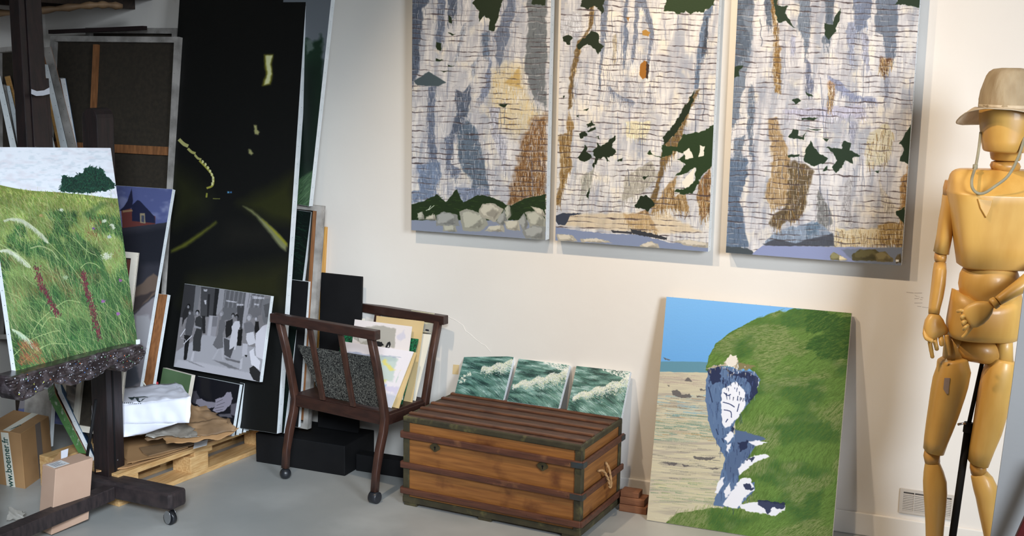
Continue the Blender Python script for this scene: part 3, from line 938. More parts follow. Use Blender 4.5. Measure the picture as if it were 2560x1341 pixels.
    for i, (q, col) in enumerate([([(548, 1225), (565, 1210), (600, 1225), (595, 1248), (548, 1245)], (120, 116, 84)), ([(590, 1225), (630, 1240), (620, 1250), (590, 1248)], (190, 180, 150)),
                                  ([(650, 1220), (690, 1198), (760, 1195), (790, 1215), (780, 1250), (655, 1250)], (84, 80, 54)), ([(760, 1215), (810, 1205), (850, 1240), (850, 1258), (770, 1252)], (110, 102, 74)),
                                  ([(862, 1235), (885, 1215), (890, 1260), (860, 1262)], (84, 76, 58))]):
        rock(p, q, i, col)
    p.poly([(862, 1245), (876, 1245), (876, 1256), (862, 1256)], (230, 232, 232))
    return p.material('cliff_painting_right', .6, 1.0)


TH = 0.040
for nm, (bl, br_, xr), fn, lab, tk in (
        ('cliff', ((1028, 576), (1364, 601), 1), paint_cliff1, 'tall cliff painting with green bushes and pale boulders at its foot, left of the three', 'R'),
        ('cliff', ((1388, 600), (1770, 632), 1), paint_cliff2, 'tall cliff painting with dark green trees on the rock face, middle of the three', 'R'),
        ('cliff', ((1814, 636), (2253, 661), 1), paint_cliff3, 'widest cliff painting with an ochre hollow and lilac water, right of the three', 'R')):
    a, b = onY(*bl, WY - TH - .014), onY(*br_, WY - TH - .014)
    z = (a[2] + b[2]) / 2
    y = WY - TH - .014
    canvas(lab, 'painting', [(a[0], y, z + 1.22), (b[0], y, z + 1.22), (b[0], y, z), (a[0], y, z)], TH, fn, tacks='R', fit=False,
           group='cliff paintings hung on the wall', step=.032)

# dark stains on the concrete under the rack
random.seed(12)
fl = bpy.data.objects['floor']
for (x, y, r) in ((838, 1128, .02), (872, 1138, .03), (905, 1150, .022), (940, 1160, .03), (985, 1172, .024), (820, 1146, .018), (1000, 1192, .014), (860, 1120, .02)):
    c0 = onZ(x, y, .0003)
    pts = [c0 + np.array([math.cos(t) * r * random.uniform(.5, 1.5) * 1.5, math.sin(t) * r * random.uniform(.3, .8), 0]) for t in np.linspace(0, 2 * math.pi, 14, endpoint=False)]
    mesh_obj('floor_stain', pts, [list(range(14))], mat('stain', (104, 104, 102), (84, 84, 84), .5, 60), fl)


# ================================================================== pictures for the other canvases
def paint_beach(c):
    p = Paint(c, 620, 760, (1580, 700, 2.0917))
    X, Y = p.X, p.Y
    t = np.clip((Y - 80) / 360, 0, 1)[..., None]
    p.img = (np.array([122, 180, 232]) * (1 - t) + np.array([104, 164, 220]) * t).astype(np.float32) / 255
    p.poly([(100, 425), (520, 432), (520, 490), (90, 480)], (96, 142, 160), 2, 30, 1, 1)
    p.poly([(60, 480), (560, 486), (560, 1340), (60, 1300)], (200, 192, 166), 3, 40, 1, 2)
    n = vnoise(X, Y, 160, 16, 2)
    m = ((Y > 484)).astype(np.float32)
    p.fill((150, 140, 136), np.clip((n - .55) * 5, 0, 1) * m, .5)
    r = np.random.default_rng(8)
    for (y0, y1, cols, nn) in ((488, 560, [(168, 150, 142), (176, 160, 150)], 60), (600, 720, [(120, 112, 96), (150, 132, 110), (104, 160, 190), (130, 180, 200)], 110),
                               (700, 850, [(90, 132, 120), (110, 130, 110), (180, 150, 110), (120, 150, 140)], 180), (850, 1040, [(208, 198, 158), (222, 212, 176), (110, 110, 104)], 120),
                               (1040, 1180, [(110, 140, 110), (150, 160, 120), (210, 205, 160)], 130), (1180, 1300, [(206, 198, 168), (190, 186, 160), (214, 208, 184)], 120)):
        x, y = r.uniform(60, 480, nn), r.uniform(y0, y1, nn)
        p.strokes(x, y, r.normal(.09, .03, nn), r.uniform(40, 160, nn), 4, np.array(cols)[r.integers(0, len(cols), nn)], 0, .55)
    for q in ([(275, 530), (290, 508), (315, 532)], [(205, 580), (235, 575), (262, 600), (300, 598), (310, 615), (260, 618), (215, 604)], [(180, 552), (198, 550), (196, 560)],
              [(335, 605), (380, 612), (340, 616)], [(140, 955), (240, 960), (220, 972)], [(262, 965), (310, 975), (270, 980)], [(350, 572), (392, 575), (360, 585)], [(162, 405), (205, 420), (180, 422)],
              [(320, 925), (440, 930), (400, 945), (330, 940)], [(355, 985), (460, 985), (440, 994)]):
        p.poly(q, (96, 92, 92), 5, 12, 3, 1, .9)
    hill = [(385, 470), (400, 400), (440, 330), (540, 260), (640, 208), (770, 160), (800, 168), (845, 150), (1200, 170), (1200, 1400), (180, 1360), (175, 1275), (230, 1225), (420, 1195), (500, 1195),
            (560, 1200), (640, 1100), (640, 1060), (560, 1010), (640, 960), (650, 850), (540, 780), (590, 670), (650, 580), (670, 500), (560, 430), (440, 450), (400, 480)]
    p.poly([(540, 480), (760, 480), (760, 1230), (480, 1210), (500, 1000), (540, 1000)], (84, 112, 50), 5, 20, 2, 1)
    p.poly(hill, (84, 112, 50), 5, 20, 2, 1)
    r = np.random.default_rng(4)
    N = 26000
    x, y = r.uniform(180, 1180, N), r.uniform(150, 1360, N)
    ok = np.zeros(N, bool)
    H = np.array(hill, float)
    for i in range(len(H)):
        (ax, ay), (bx, by) = H[i], H[(i + 1) % len(H)]
        if ay != by:
            ok ^= ((ay > y) != (by > y)) & (x < (bx - ax) * (y - ay) / (by - ay) + ax)
    x, y = x[ok], y[ok]
    f = vnoise(x, y, 190, 110, 1)
    g = vnoise(x, y, 130, 80, 5)
    k1, k2 = np.clip((.52 - f) * 7, 0, 1)[:, None], np.clip((g - .47) * 7, 0, 1)[:, None]
    base = np.array([112, 146, 72]) * (1 - k1) + np.array([58, 98, 50]) * k1
    base = base * (1 - k2 * .8) + np.array([160, 160, 118]) * k2 * .8
    base = base * r.uniform(.86, 1.12, (len(x), 1))
    base = np.where(((x > 900) & (y < 420) & (f < .62))[:, None], np.array([36, 76, 34]) * r.uniform(.8, 1.2, (len(x), 1)), base)
    ang = -math.pi / 2 + .5 + .5 * (vnoise(x, y, 300, 200, 3) - .5) * 3
    ang = np.where(y < 560, -.6 + .9 * (g - .5), ang)
    p.strokes(x, y, ang, r.uniform(12, 34, len(x)), 2.4, base, .4, .3)
    cl = [(400, 470), (430, 445), (560, 470), (640, 480), (668, 520), (650, 590), (600, 660), (540, 740), (525, 790), (560, 840), (650, 845), (640, 880), (560, 1000), (560, 1080), (640, 1060),
          (640, 1100), (560, 1195), (425, 1182), (440, 1130), (470, 1000), (488, 930), (430, 830), (400, 740), (383, 620), (388, 520)]
    p.poly(cl, (92, 116, 152), 6, 22, 3, 1)
    p.poly([(540, 780), (700, 830), (640, 870), (560, 1010), (500, 1060), (480, 960), (530, 880)], (84, 104, 138), 8, 20, 2, 3)
    streaks_in(p, 81, 260, cl, [(60, 78, 116), (112, 136, 170), (76, 98, 134), (44, 56, 92)], (16, 60), 3, .45)
    W = (232, 234, 242)
    for i, q in enumerate([[(470, 575), (545, 530), (590, 590), (588, 670), (540, 740), (490, 780), (468, 740), (465, 640)], [(480, 830), (520, 790), (532, 820), (500, 860)], [(490, 860), (520, 860), (500, 910)],
                           [(600, 850), (660, 838), (710, 850), (650, 870)], [(555, 990), (600, 940), (640, 920), (700, 912), (720, 925), (660, 945), (600, 990), (565, 1025)],
                           [(470, 1180), (520, 1110), (575, 1035), (620, 1040), (640, 1100), (580, 1150), (550, 1200)], [(435, 1115), (450, 1050), (480, 1030), (475, 1075), (445, 1120)], [(478, 1110), (515, 1062), (518, 1110), (490, 1145)],
                           [(560, 1180), (620, 1165), (700, 1160), (800, 1180), (800, 1205), (750, 1235), (640, 1220), (570, 1200)], [(640, 500), (665, 510), (655, 560)]]):
        p.poly(q, W, 7, 16, i, 2)
    N_ = (36, 44, 74)
    for i, q in enumerate([[(400, 470), (460, 445), (468, 530), (420, 548), (405, 510)], [(470, 450), (540, 490), (600, 480), (660, 510), (655, 590), (610, 640), (625, 560), (590, 510), (520, 500)],
                           [(555, 850), (610, 840), (600, 880), (560, 900)], [(515, 765), (535, 770), (525, 800)], [(600, 940), (640, 925), (630, 955)], [(585, 1075), (610, 1060), (640, 1100), (600, 1105)],
                           [(660, 1155), (800, 1170), (795, 1200), (730, 1195), (715, 1230), (690, 1195), (650, 1175)]]):
        p.poly(q, N_, 9, 14, i, 1, .9)
    for q in ([(480, 590), (500, 605), (515, 600)], [(475, 640), (510, 650), (535, 665)], [(480, 680), (515, 690), (520, 720)], [(550, 690), (560, 650)], [(490, 745), (500, 730)]):
        p.line(q, 4, (60, 70, 110), .9)
    p.poly([(380, 470), (420, 450), (480, 440), (520, 392), (550, 410), (560, 470), (500, 450), (440, 458)], (176, 164, 142), 8, 14, 2, 1)
    p.poly([(480, 430), (515, 392), (545, 400), (552, 440), (520, 460)], (226, 218, 206), 8, 12, 4, 1)
    p.poly([(555, 430), (650, 450), (600, 470), (560, 470)], (130, 120, 84), 8, 14, 2, 3)
    for k, q in enumerate(([(400, 560), (420, 640)], [(440, 780), (450, 810)], [(600, 600), (610, 640)], [(470, 830), (480, 850)])):
        p.line(q, 4, (40, 52, 84), .8)
    streaks_in(p, 82, 60, [(470, 480), (640, 480), (620, 640), (480, 600)], [(36, 44, 74), (60, 72, 110)], (8, 26), 4, .7)
    streaks_in(p, 83, 40, [(400, 440), (650, 440), (650, 500), (400, 500)], [(226, 222, 220), (150, 140, 124), (44, 50, 80)], (6, 20), 4, .7)
    return p.material('beach_cliff_picture', .45)


def paint_wave(kind, T=(1120, 860, 5.333)):
    def f(c):
        p = Paint(c, 330, 300, T)
        X, Y = p.X, p.Y
        q = proj(np.array(c))
        q = (q - np.array(T[:2])) * T[2]
        P = lambda u, v: ((q[0] * (1 - u) + q[1] * u) * (1 - v) + (q[3] * (1 - u) + q[2] * u) * v)
        p.fill((96, 132, 126))
        S = 700.0
        r = np.random.default_rng(30 + kind)
        N = 2600
        u, v = r.uniform(-.05, 1.05, N), r.uniform(-.05, 1.05, N)
        o = q[0] * 0
        x = ((q[0][0] * (1 - u) + q[1][0] * u) * (1 - v) + (q[3][0] * (1 - u) + q[2][0] * u) * v)
        y = ((q[0][1] * (1 - u) + q[1][1] * u) * (1 - v) + (q[3][1] * (1 - u) + q[2][1] * u) * v)
        crest = .62 - .55 * u + (.1 if kind != 0 else -.02) + (.06 * np.sin(u * 9))
        below = v > crest
        ang = np.where(below, .55 + .35 * (v - .5) - .3 * (1 - u), .12 - .2 * u)
        ang = ang + .5 * (vnoise(x, y, 160, 90, kind) - .5)
        cols = np.array([(40, 78, 72), (78, 122, 116), (126, 162, 156), (176, 204, 200), (26, 54, 54), (104, 146, 132), (60, 100, 88)], float)
        g = vnoise(x, y, 120, 36, kind + 2)
        ci = np.clip(((g - .25) * 2 * len(cols)).astype(int), 0, len(cols) - 1)
        lum = np.array([4, 0, 6, 1, 5, 2, 3])
        p.strokes(x, y, ang, r.uniform(50, 150, N), 7, cols[lum[ci]] * r.uniform(.85, 1.12, (N, 1)), .3, .6)
        # foam along the breaking crest
        spec = {0: ((.4, 1.0), (.34, .06), 1500), 1: ((.02, 1.0), (.60, .10), 2600), 2: ((.05, 1.0), (.66, .10), 2400)}[kind]
        N = spec[2]
        u = r.uniform(spec[0][0], spec[0][1], N)
        cv = spec[1][0] - (u - spec[0][0]) * (spec[1][0] - spec[1][1]) / (spec[0][1] - spec[0][0])
        v = cv + np.abs(r.normal(0, .09 if kind else .07, N)) * (.35 + 1.3 * u) + .03 * np.sin(u * 25)
        x = ((q[0][0] * (1 - u) + q[1][0] * u) * (1 - v) + (q[3][0] * (1 - u) + q[2][0] * u) * v)
        y = ((q[0][1] * (1 - u) + q[1][1] * u) * (1 - v) + (q[3][1] * (1 - u) + q[2][1] * u) * v)
        cc = np.array([(232, 232, 220), (206, 214, 200), (240, 238, 228), (176, 188, 200), (190, 200, 150)], float)[r.integers(0, 5, N)]
        p.strokes(x, y, r.uniform(-.6, 1.2, N), r.uniform(8, 34, N), 4.5, cc, r.uniform(-2, 2, N), .5, 12)
        N = 260
        u, v = r.uniform(.45, 1, N), r.uniform(0, .22, N)
        k = v < .3 * (u - .4)
        u, v = u[k], v[k]
        if kind:
            x = ((q[0][0] * (1 - u) + q[1][0] * u) * (1 - v) + (q[3][0] * (1 - u) + q[2][0] * u) * v)
            y = ((q[0][1] * (1 - u) + q[1][1] * u) * (1 - v) + (q[3][1] * (1 - u) + q[2][1] * u) * v)
            p.strokes(x, y, r.uniform(-.3, .9, len(u)), r.uniform(14, 50, len(u)), 9, (226, 228, 222), 0, .7, 12)
        if kind == 0:
            for uu, vv in ((.06, .62), (.1, .56), (.16, .52), (.2, .5), (.05, .7), (.12, .66)):
                a = P(uu, vv)
                p.strokes(np.full(14, a[0]) + r.normal(0, 8, 14), np.full(14, a[1]) + r.normal(0, 8, 14), r.uniform(-1, 1, 14), r.uniform(16, 30, 14), 5, (224, 226, 212), 2, .7, 12)
        return p.material('wave_picture', .4)
    return f


def paint_meadow(c):
    p = Paint(c, 640, 760, (0, 360, 2.394))
    X, Y = p.X, p.Y
    p.fill((236, 240, 248))
    p.fill((222, 218, 226), np.clip((vnoise(X, Y, 70, 26, 1) - .5) * 4, 0, 1), .6)
    p.fill((200, 212, 222), np.clip((vnoise(X, Y, 40, 14, 4) - .55) * 5, 0, 1), .5)
    hz = lambda x: 246 + .14 * x + 8 * np.sin(x / 90.0) - .09 * np.clip(x - 420, 0, 400)
    fm = (Y > hz(X)).astype(np.float32)
    p.fill((116, 132, 62), fm)
    r = np.random.default_rng(11)
    tree = [(360, 285), (365, 230), (372, 200), (400, 190), (440, 200), (470, 180), (500, 172), (515, 140), (550, 134), (600, 142), (630, 165), (640, 200), (665, 220), (690, 245), (688, 265), (600, 285), (480, 292)]
    p.poly(tree, (20, 60, 50), 14, 22, 2, 0)
    N = 700
    streaks_in(p, 60, N, tree, [(12, 36, 32), (34, 84, 62), (24, 66, 50), (16, 46, 38)], (6, 20), 5, .7, spread=1.5)
    N = 26000
    x = r.uniform(-80, 840, N)
    y = hz(x) + (r.beta(1.1, 1.0, N)) * 1080
    y = np.sort(y)
    t = np.clip((y - hz(x)) / 900, 0, 1)
    k = r.integers(0, 6, N)
    far = np.array([(172, 176, 100), (138, 156, 76), (160, 150, 92), (118, 146, 68), (186, 190, 128), (100, 132, 60)], float)
    near = np.array([(64, 112, 62), (106, 146, 84), (42, 84, 52), (140, 170, 112), (84, 112, 66), (112, 100, 66)], float)
    dark = np.array([(34, 72, 46), (50, 96, 52), (70, 116, 60), (28, 58, 42), (84, 128, 70), (60, 84, 50)], float)
    c_ = far[k] * (1 - t[:, None]) + near[k] * t[:, None]
    dk = (vnoise(x, y, 220, 220, 6) + .34 * (x / 800.0) + .12 * t) > .66
    c_ = np.where((dk & (y > hz(x) + 120))[:, None], dark[k], c_)
    c_ *= (.7 + .6 * vnoise(x, y, 90, 60, 2))[:, None] * r.uniform(.8, 1.2, (N, 1))
    red = (vnoise(x, y, 120, 90, 4) > .66)
    c_ = np.where(red[:, None] & (r.random(N) < .3)[:, None], np.array([130, 90, 62]), c_)
    ang = -math.pi / 2 - .55 + .28 * (x / 800.0) + r.normal(0, .18, N)
    L = 18 + 95 * t * r.uniform(.5, 1.2, N)
    ok = (y - np.abs(np.sin(ang)) * L) > hz(x) - 8
    p.strokes(x[ok], y[ok], ang[ok], L[ok], 3.2, c_[ok], r.normal(0, .35, ok.sum()), .72)
    p.poly([(480, 440), (520, 400), (600, 350), (640, 350), (600, 390), (540, 430)], (50, 84, 52), 12, 20, 3, 14, .6)
    # long light blades
    N = 900
    x, y = r.uniform(0, 820, N), r.uniform(420, 1340, N)
    p.strokes(x, y, -math.pi / 2 - .5 + r.normal(0, .3, N), r.uniform(80, 240, N), 2.4, np.array([(170, 184, 120), (150, 176, 110), (190, 190, 140), (120, 160, 96)], float)[r.integers(0, 4, N)], r.normal(0, .5, N), .7, 60)

    def plume(pts, wd, n, col=(206, 214, 186)):
        P = np.array(smooth_path([list(q) + [0] for q in pts], 16))[:, :2]
        i = r.integers(0, len(P) - 1, n)
        d = P[i + 1] - P[i]
        a = np.arctan2(d[:, 1], d[:, 0])
        s = np.sin(np.pi * np.clip(i / len(P), .05, .98)) ** .5
        x, y = P[i, 0] + r.normal(0, 1.5, n), P[i, 1] + r.normal(0, 1.5, n)
        p.strokes(x, y, a + r.normal(.5, .25, n), wd * s * r.uniform(.6, 1.2, n), 2.2, np.array(col) * r.uniform(.75, 1.1, (n, 1)), .2, .8, 16)
        p.line(pts, 2.4, (186, 196, 150), .8)
    plume([(20, 458), (70, 446), (130, 452), (190, 488), (250, 540), (290, 590)], 34, 520)
    plume([(-10, 640), (40, 632), (90, 652), (140, 690), (180, 730)], 40, 460, (214, 222, 196))
    plume([(70, 1110), (120, 1130), (170, 1170), (230, 1230)], 40, 420, (196, 216, 186))
    plume([(180, 625), (240, 612), (310, 640), (350, 690)], 12, 120, (150, 170, 110))
    for q in ([(290, 590), (380, 680), (470, 790), (540, 900), (640, 1240)], [(480, 745), (520, 714), (570, 720), (600, 745)], [(190, 1140), (240, 1060), (320, 990), (400, 940), (480, 950)],
              [(220, 1240), (300, 1200), (400, 1200)], [(510, 690), (520, 620), (515, 560)], [(570, 600), (590, 540)], [(700, 960), (760, 1180)], [(0, 600), (100, 660), (200, 760)], [(440, 560), (520, 640), (575, 668)],
              [(60, 1290), (180, 1180), (300, 1130), (360, 1120)], [(245, 1110), (300, 1040), (380, 1060)], [(120, 1320), (260, 1210)]):
        p.line(q, 2.6, (172, 190, 128), .85)
    for (pts, n) in (([(218, 738), (240, 830), (275, 900), (310, 970), (350, 1030)], 260), ([(500, 775), (515, 870), (545, 960), (570, 1060), (592, 1170)], 330)):
        P = np.array(smooth_path([list(q) + [0] for q in pts], 20))[:, :2]
        i = r.integers(0, len(P), n)
        p.strokes(P[i, 0] + r.normal(0, 9, n), P[i, 1] + r.normal(0, 8, n), r.uniform(-2, -1, n), r.uniform(6, 15, n), 6, np.array([(104, 44, 60), (82, 36, 52), (128, 60, 66)], float)[r.integers(0, 3, n)], 0, .8, 8)
    for (a, b, s, col) in ((638, 672, 30, (206, 212, 188)), (626, 462, 12, (206, 214, 190)), (672, 488, 10, (206, 214, 190)), (680, 502, 9, (206, 214, 190)), (655, 555, 11, (196, 206, 196)), (392, 800, 14, (160, 180, 140)),
                           (366, 395, 10, (206, 214, 190)), (616, 942, 9, (150, 96, 160)), (707, 1017, 10, (156, 100, 166)), (722, 818, 8, (150, 96, 150)), (560, 505, 5, (120, 90, 150)), (245, 428, 10, (170, 150, 100))):
        n = int(s * 5)
        p.strokes(a + r.normal(0, s * .45, n), b + r.normal(0, s * .3, n), r.uniform(-3, 3, n), np.full(n, 6.0), 4, np.array(col) * r.uniform(.8, 1.1, (n, 1)), 0, .85, 6)
    streaks_in(p, 61, 200, [(130, 1200), (240, 1200), (280, 1320), (130, 1330)], [(150, 84, 62), (170, 130, 80), (120, 80, 60)], (20, 60), 3, .6, ang=-2.2)
    return p.material('meadow_picture', .45)


def paint_road(c):
    p = Paint(c, 420, 1180, (420, 0, 1.916))
    p.fill((12, 13, 12))
    X, Y = p.X, p.Y
    p.poly([(20, 800), (120, 850), (190, 950), (180, 1000), (20, 1080)], (38, 40, 18), 10, 60, 1, 50, .8)
    p.poly([(350, 980), (600, 840), (620, 1080), (480, 1050)], (44, 46, 16), 10, 60, 1, 40, .9)
    p.poly([(120, 1340), (580, 1260), (560, 1460), (80, 1450)], (42, 42, 16), 10, 60, 1, 60, .8)
    p.poly([(300, 1080), (470, 1090), (500, 1160), (280, 1160)], (34, 32, 26), 10, 60, 1, 50, .6)
    GL = (200, 196, 130)
    p.poly([(462, 262), (505, 262), (496, 310), (502, 360), (490, 405), (452, 410), (470, 360), (464, 310)], (150, 144, 50), 3, 20, 1, 7)
    p.poly([(470, 266), (500, 266), (490, 310), (496, 356), (484, 400), (462, 404), (478, 356), (472, 310)], (222, 222, 170), 3, 20, 1, 4)
    p.poly([(410, 598), (426, 600), (428, 622), (440, 634), (432, 648), (416, 642)], GL, 3, 12, 1, 4, .8)
    p.poly([(386, 716), (398, 718), (408, 736), (398, 744), (388, 736)], GL, 3, 12, 1, 4, .75)
    p.line([(52, 668), (75, 690), (95, 700)], 16, (176, 172, 110), .8)
    p.line([(95, 712), (112, 728), (130, 735)], 12, (170, 166, 100), .8)
    p.line([(128, 742), (142, 758), (158, 764)], 10, (170, 166, 104), .8)
    p.line([(150, 770), (180, 800), (205, 830), (218, 860), (212, 890), (186, 902)], 9, (150, 146, 60), .8)
    for a, b in ((165, 775), (178, 788), (190, 804), (200, 820), (208, 836), (214, 852), (214, 868), (210, 882)):
        p.strokes(np.full(10, a + 0.0), np.full(10, b + 0.0), np.linspace(-2, 2, 10), np.full(10, 7.), 4, (214, 210, 150), 0, .7, 8)
    p.line([(186, 925), (184, 945)], 8, (150, 150, 60), .7)
    p.line([(215, 952), (248, 953)], 4, (120, 120, 60), .6)
    p.poly([(284, 918), (294, 918), (294, 926), (284, 926)], (90, 150, 190), 1, 8, 1, 2)
    p.poly([(298, 918), (306, 918), (306, 926), (298, 926)], (70, 120, 170), 1, 8, 1, 2)
    p.poly([(15, 1200), (70, 1170), (160, 1110), (230, 1060), (235, 1068), (160, 1130), (80, 1185), (15, 1212)], (100, 102, 34), 2, 20, 1, 7, .8)
    p.poly([(360, 988), (400, 1005), (450, 1048), (520, 1110), (572, 1170), (566, 1205), (540, 1185), (480, 1110), (420, 1035)], (170, 172, 118), 2, 20, 1, 7, .7)
    p.poly([(450, 1050), (520, 1112), (572, 1165), (572, 1180), (510, 1115)], (150, 146, 30), 2, 20, 1, 5, .8)
    return p.material('night_road_picture', .5)


def paint_hill_tall(c):
    p = Paint(c, 300, 900, (420, 0, 1.916))
    X, Y = p.X, p.Y
    p.fill((112, 118, 124))
    p.poly([(560, 175), (640, 190), (660, 180), (690, 210), (740, 165), (740, 1010), (560, 1010)], (26, 48, 34), 12, 26, 1, 10)
    p.poly([(655, 195), (690, 190), (700, 230), (668, 260)], (110, 122, 116), 8, 14, 2, 6, .8)
    p.poly([(580, 330), (730, 330), (730, 800), (580, 860)], (12, 24, 18), 14, 50, 2, 60, .9)
    p.poly([(590, 930), (620, 870), (700, 815), (740, 830), (740, 1010), (590, 1000)], (64, 92, 62), 6, 30, 3, 6)
    streaks_in(p, 70, 200, [(590, 940), (620, 870), (740, 820), (740, 1000), (600, 1000)], [(40, 60, 42), (90, 118, 84)], (30, 80), 5, .4, ang=-.8)
    return p.material('dark_hillside_picture', .5)


def paint_dark_grass(c):
    p = Paint(c, 240, 700, (680, 480, 3.19))
    p.fill((9, 20, 17))
    r = np.random.default_rng(2)
    N = 500
    x, y = r.uniform(60, 300, N), r.uniform(100, 1900, N)
    p.strokes(x, y, math.pi + .25 + r.normal(0, .25, N), r.uniform(40, 130, N), 3, np.array([(22, 52, 38), (30, 70, 46), (14, 34, 28)], float)[r.integers(0, 3, N)], .4, .6)
    return p.material('dark_grass_picture', .45)


def paint_house(c):
    p = Paint(c, 360, 620, (280, 440, 2.578))
    X, Y = p.X, p.Y
    p.fill((86, 94, 140))
    p.fill((136, 142, 176), np.clip((vnoise(X, Y, 90, 60, 1) - .48) * 5, 0, 1), .8)
    p.poly([(-900, 330), (75, 330), (280, 310), (370, 296), (500, 280), (500, 1500), (-900, 1500)], (52, 52, 60), 3, 20, 1, 2)
    p.poly([(-900, 380), (80, 370), (350, 330), (500, 330), (500, 560), (-900, 600)], (34, 36, 44), 5, 30, 1, 20)
    p.poly([(60, 222), (85, 205), (120, 210), (180, 230), (280, 260), (280, 310), (68, 336)], (104, 56, 52), 1, 10, 1, 1)
    p.poly([(48, 225), (80, 195), (100, 160), (128, 80), (135, 160), (130, 205), (60, 225)], (36, 38, 60), 1, 10, 1, 1)
    p.poly([(128, 190), (165, 155), (180, 160), (275, 262), (280, 305), (130, 290)], (34, 38, 62), 1, 10, 1, 1)
    p.poly([(180, 240), (212, 240), (216, 306), (182, 302)], (150, 136, 110), 1, 10, 1, 1)
    p.poly([(190, 254), (208, 256), (208, 300), (190, 296)], (70, 74, 90), 1, 10, 1, 1)
    p.poly([(68, 222), (130, 216), (134, 228), (70, 236)], (150, 120, 90), 1, 8, 1, 1)
    p.poly([(-900, 840), (0, 770), (140, 730), (270, 630), (300, 650), (300, 740), (200, 830), (150, 880), (-900, 950)], (104, 88, 78), 6, 40, 1, 5)
    p.poly([(-900, 900), (150, 780), (280, 740), (180, 850), (120, 900), (-900, 1000)], (62, 54, 54), 6, 40, 2, 6)
    p.poly([(150, 890), (230, 810), (300, 760), (330, 900), (300, 1500), (-900, 1500), (-900, 1000)], (134, 128, 132), 6, 40, 1, 5)
    p.poly([(160, 900), (240, 900), (260, 1000), (230, 1120), (150, 1040)], (160, 158, 162), 8, 30, 2, 8)
    p.poly([(60, 1250), (150, 1200), (180, 1330), (80, 1400)], (90, 92, 100), 8, 30, 3, 8)
    return p.material('house_and_rocks_picture', .5)


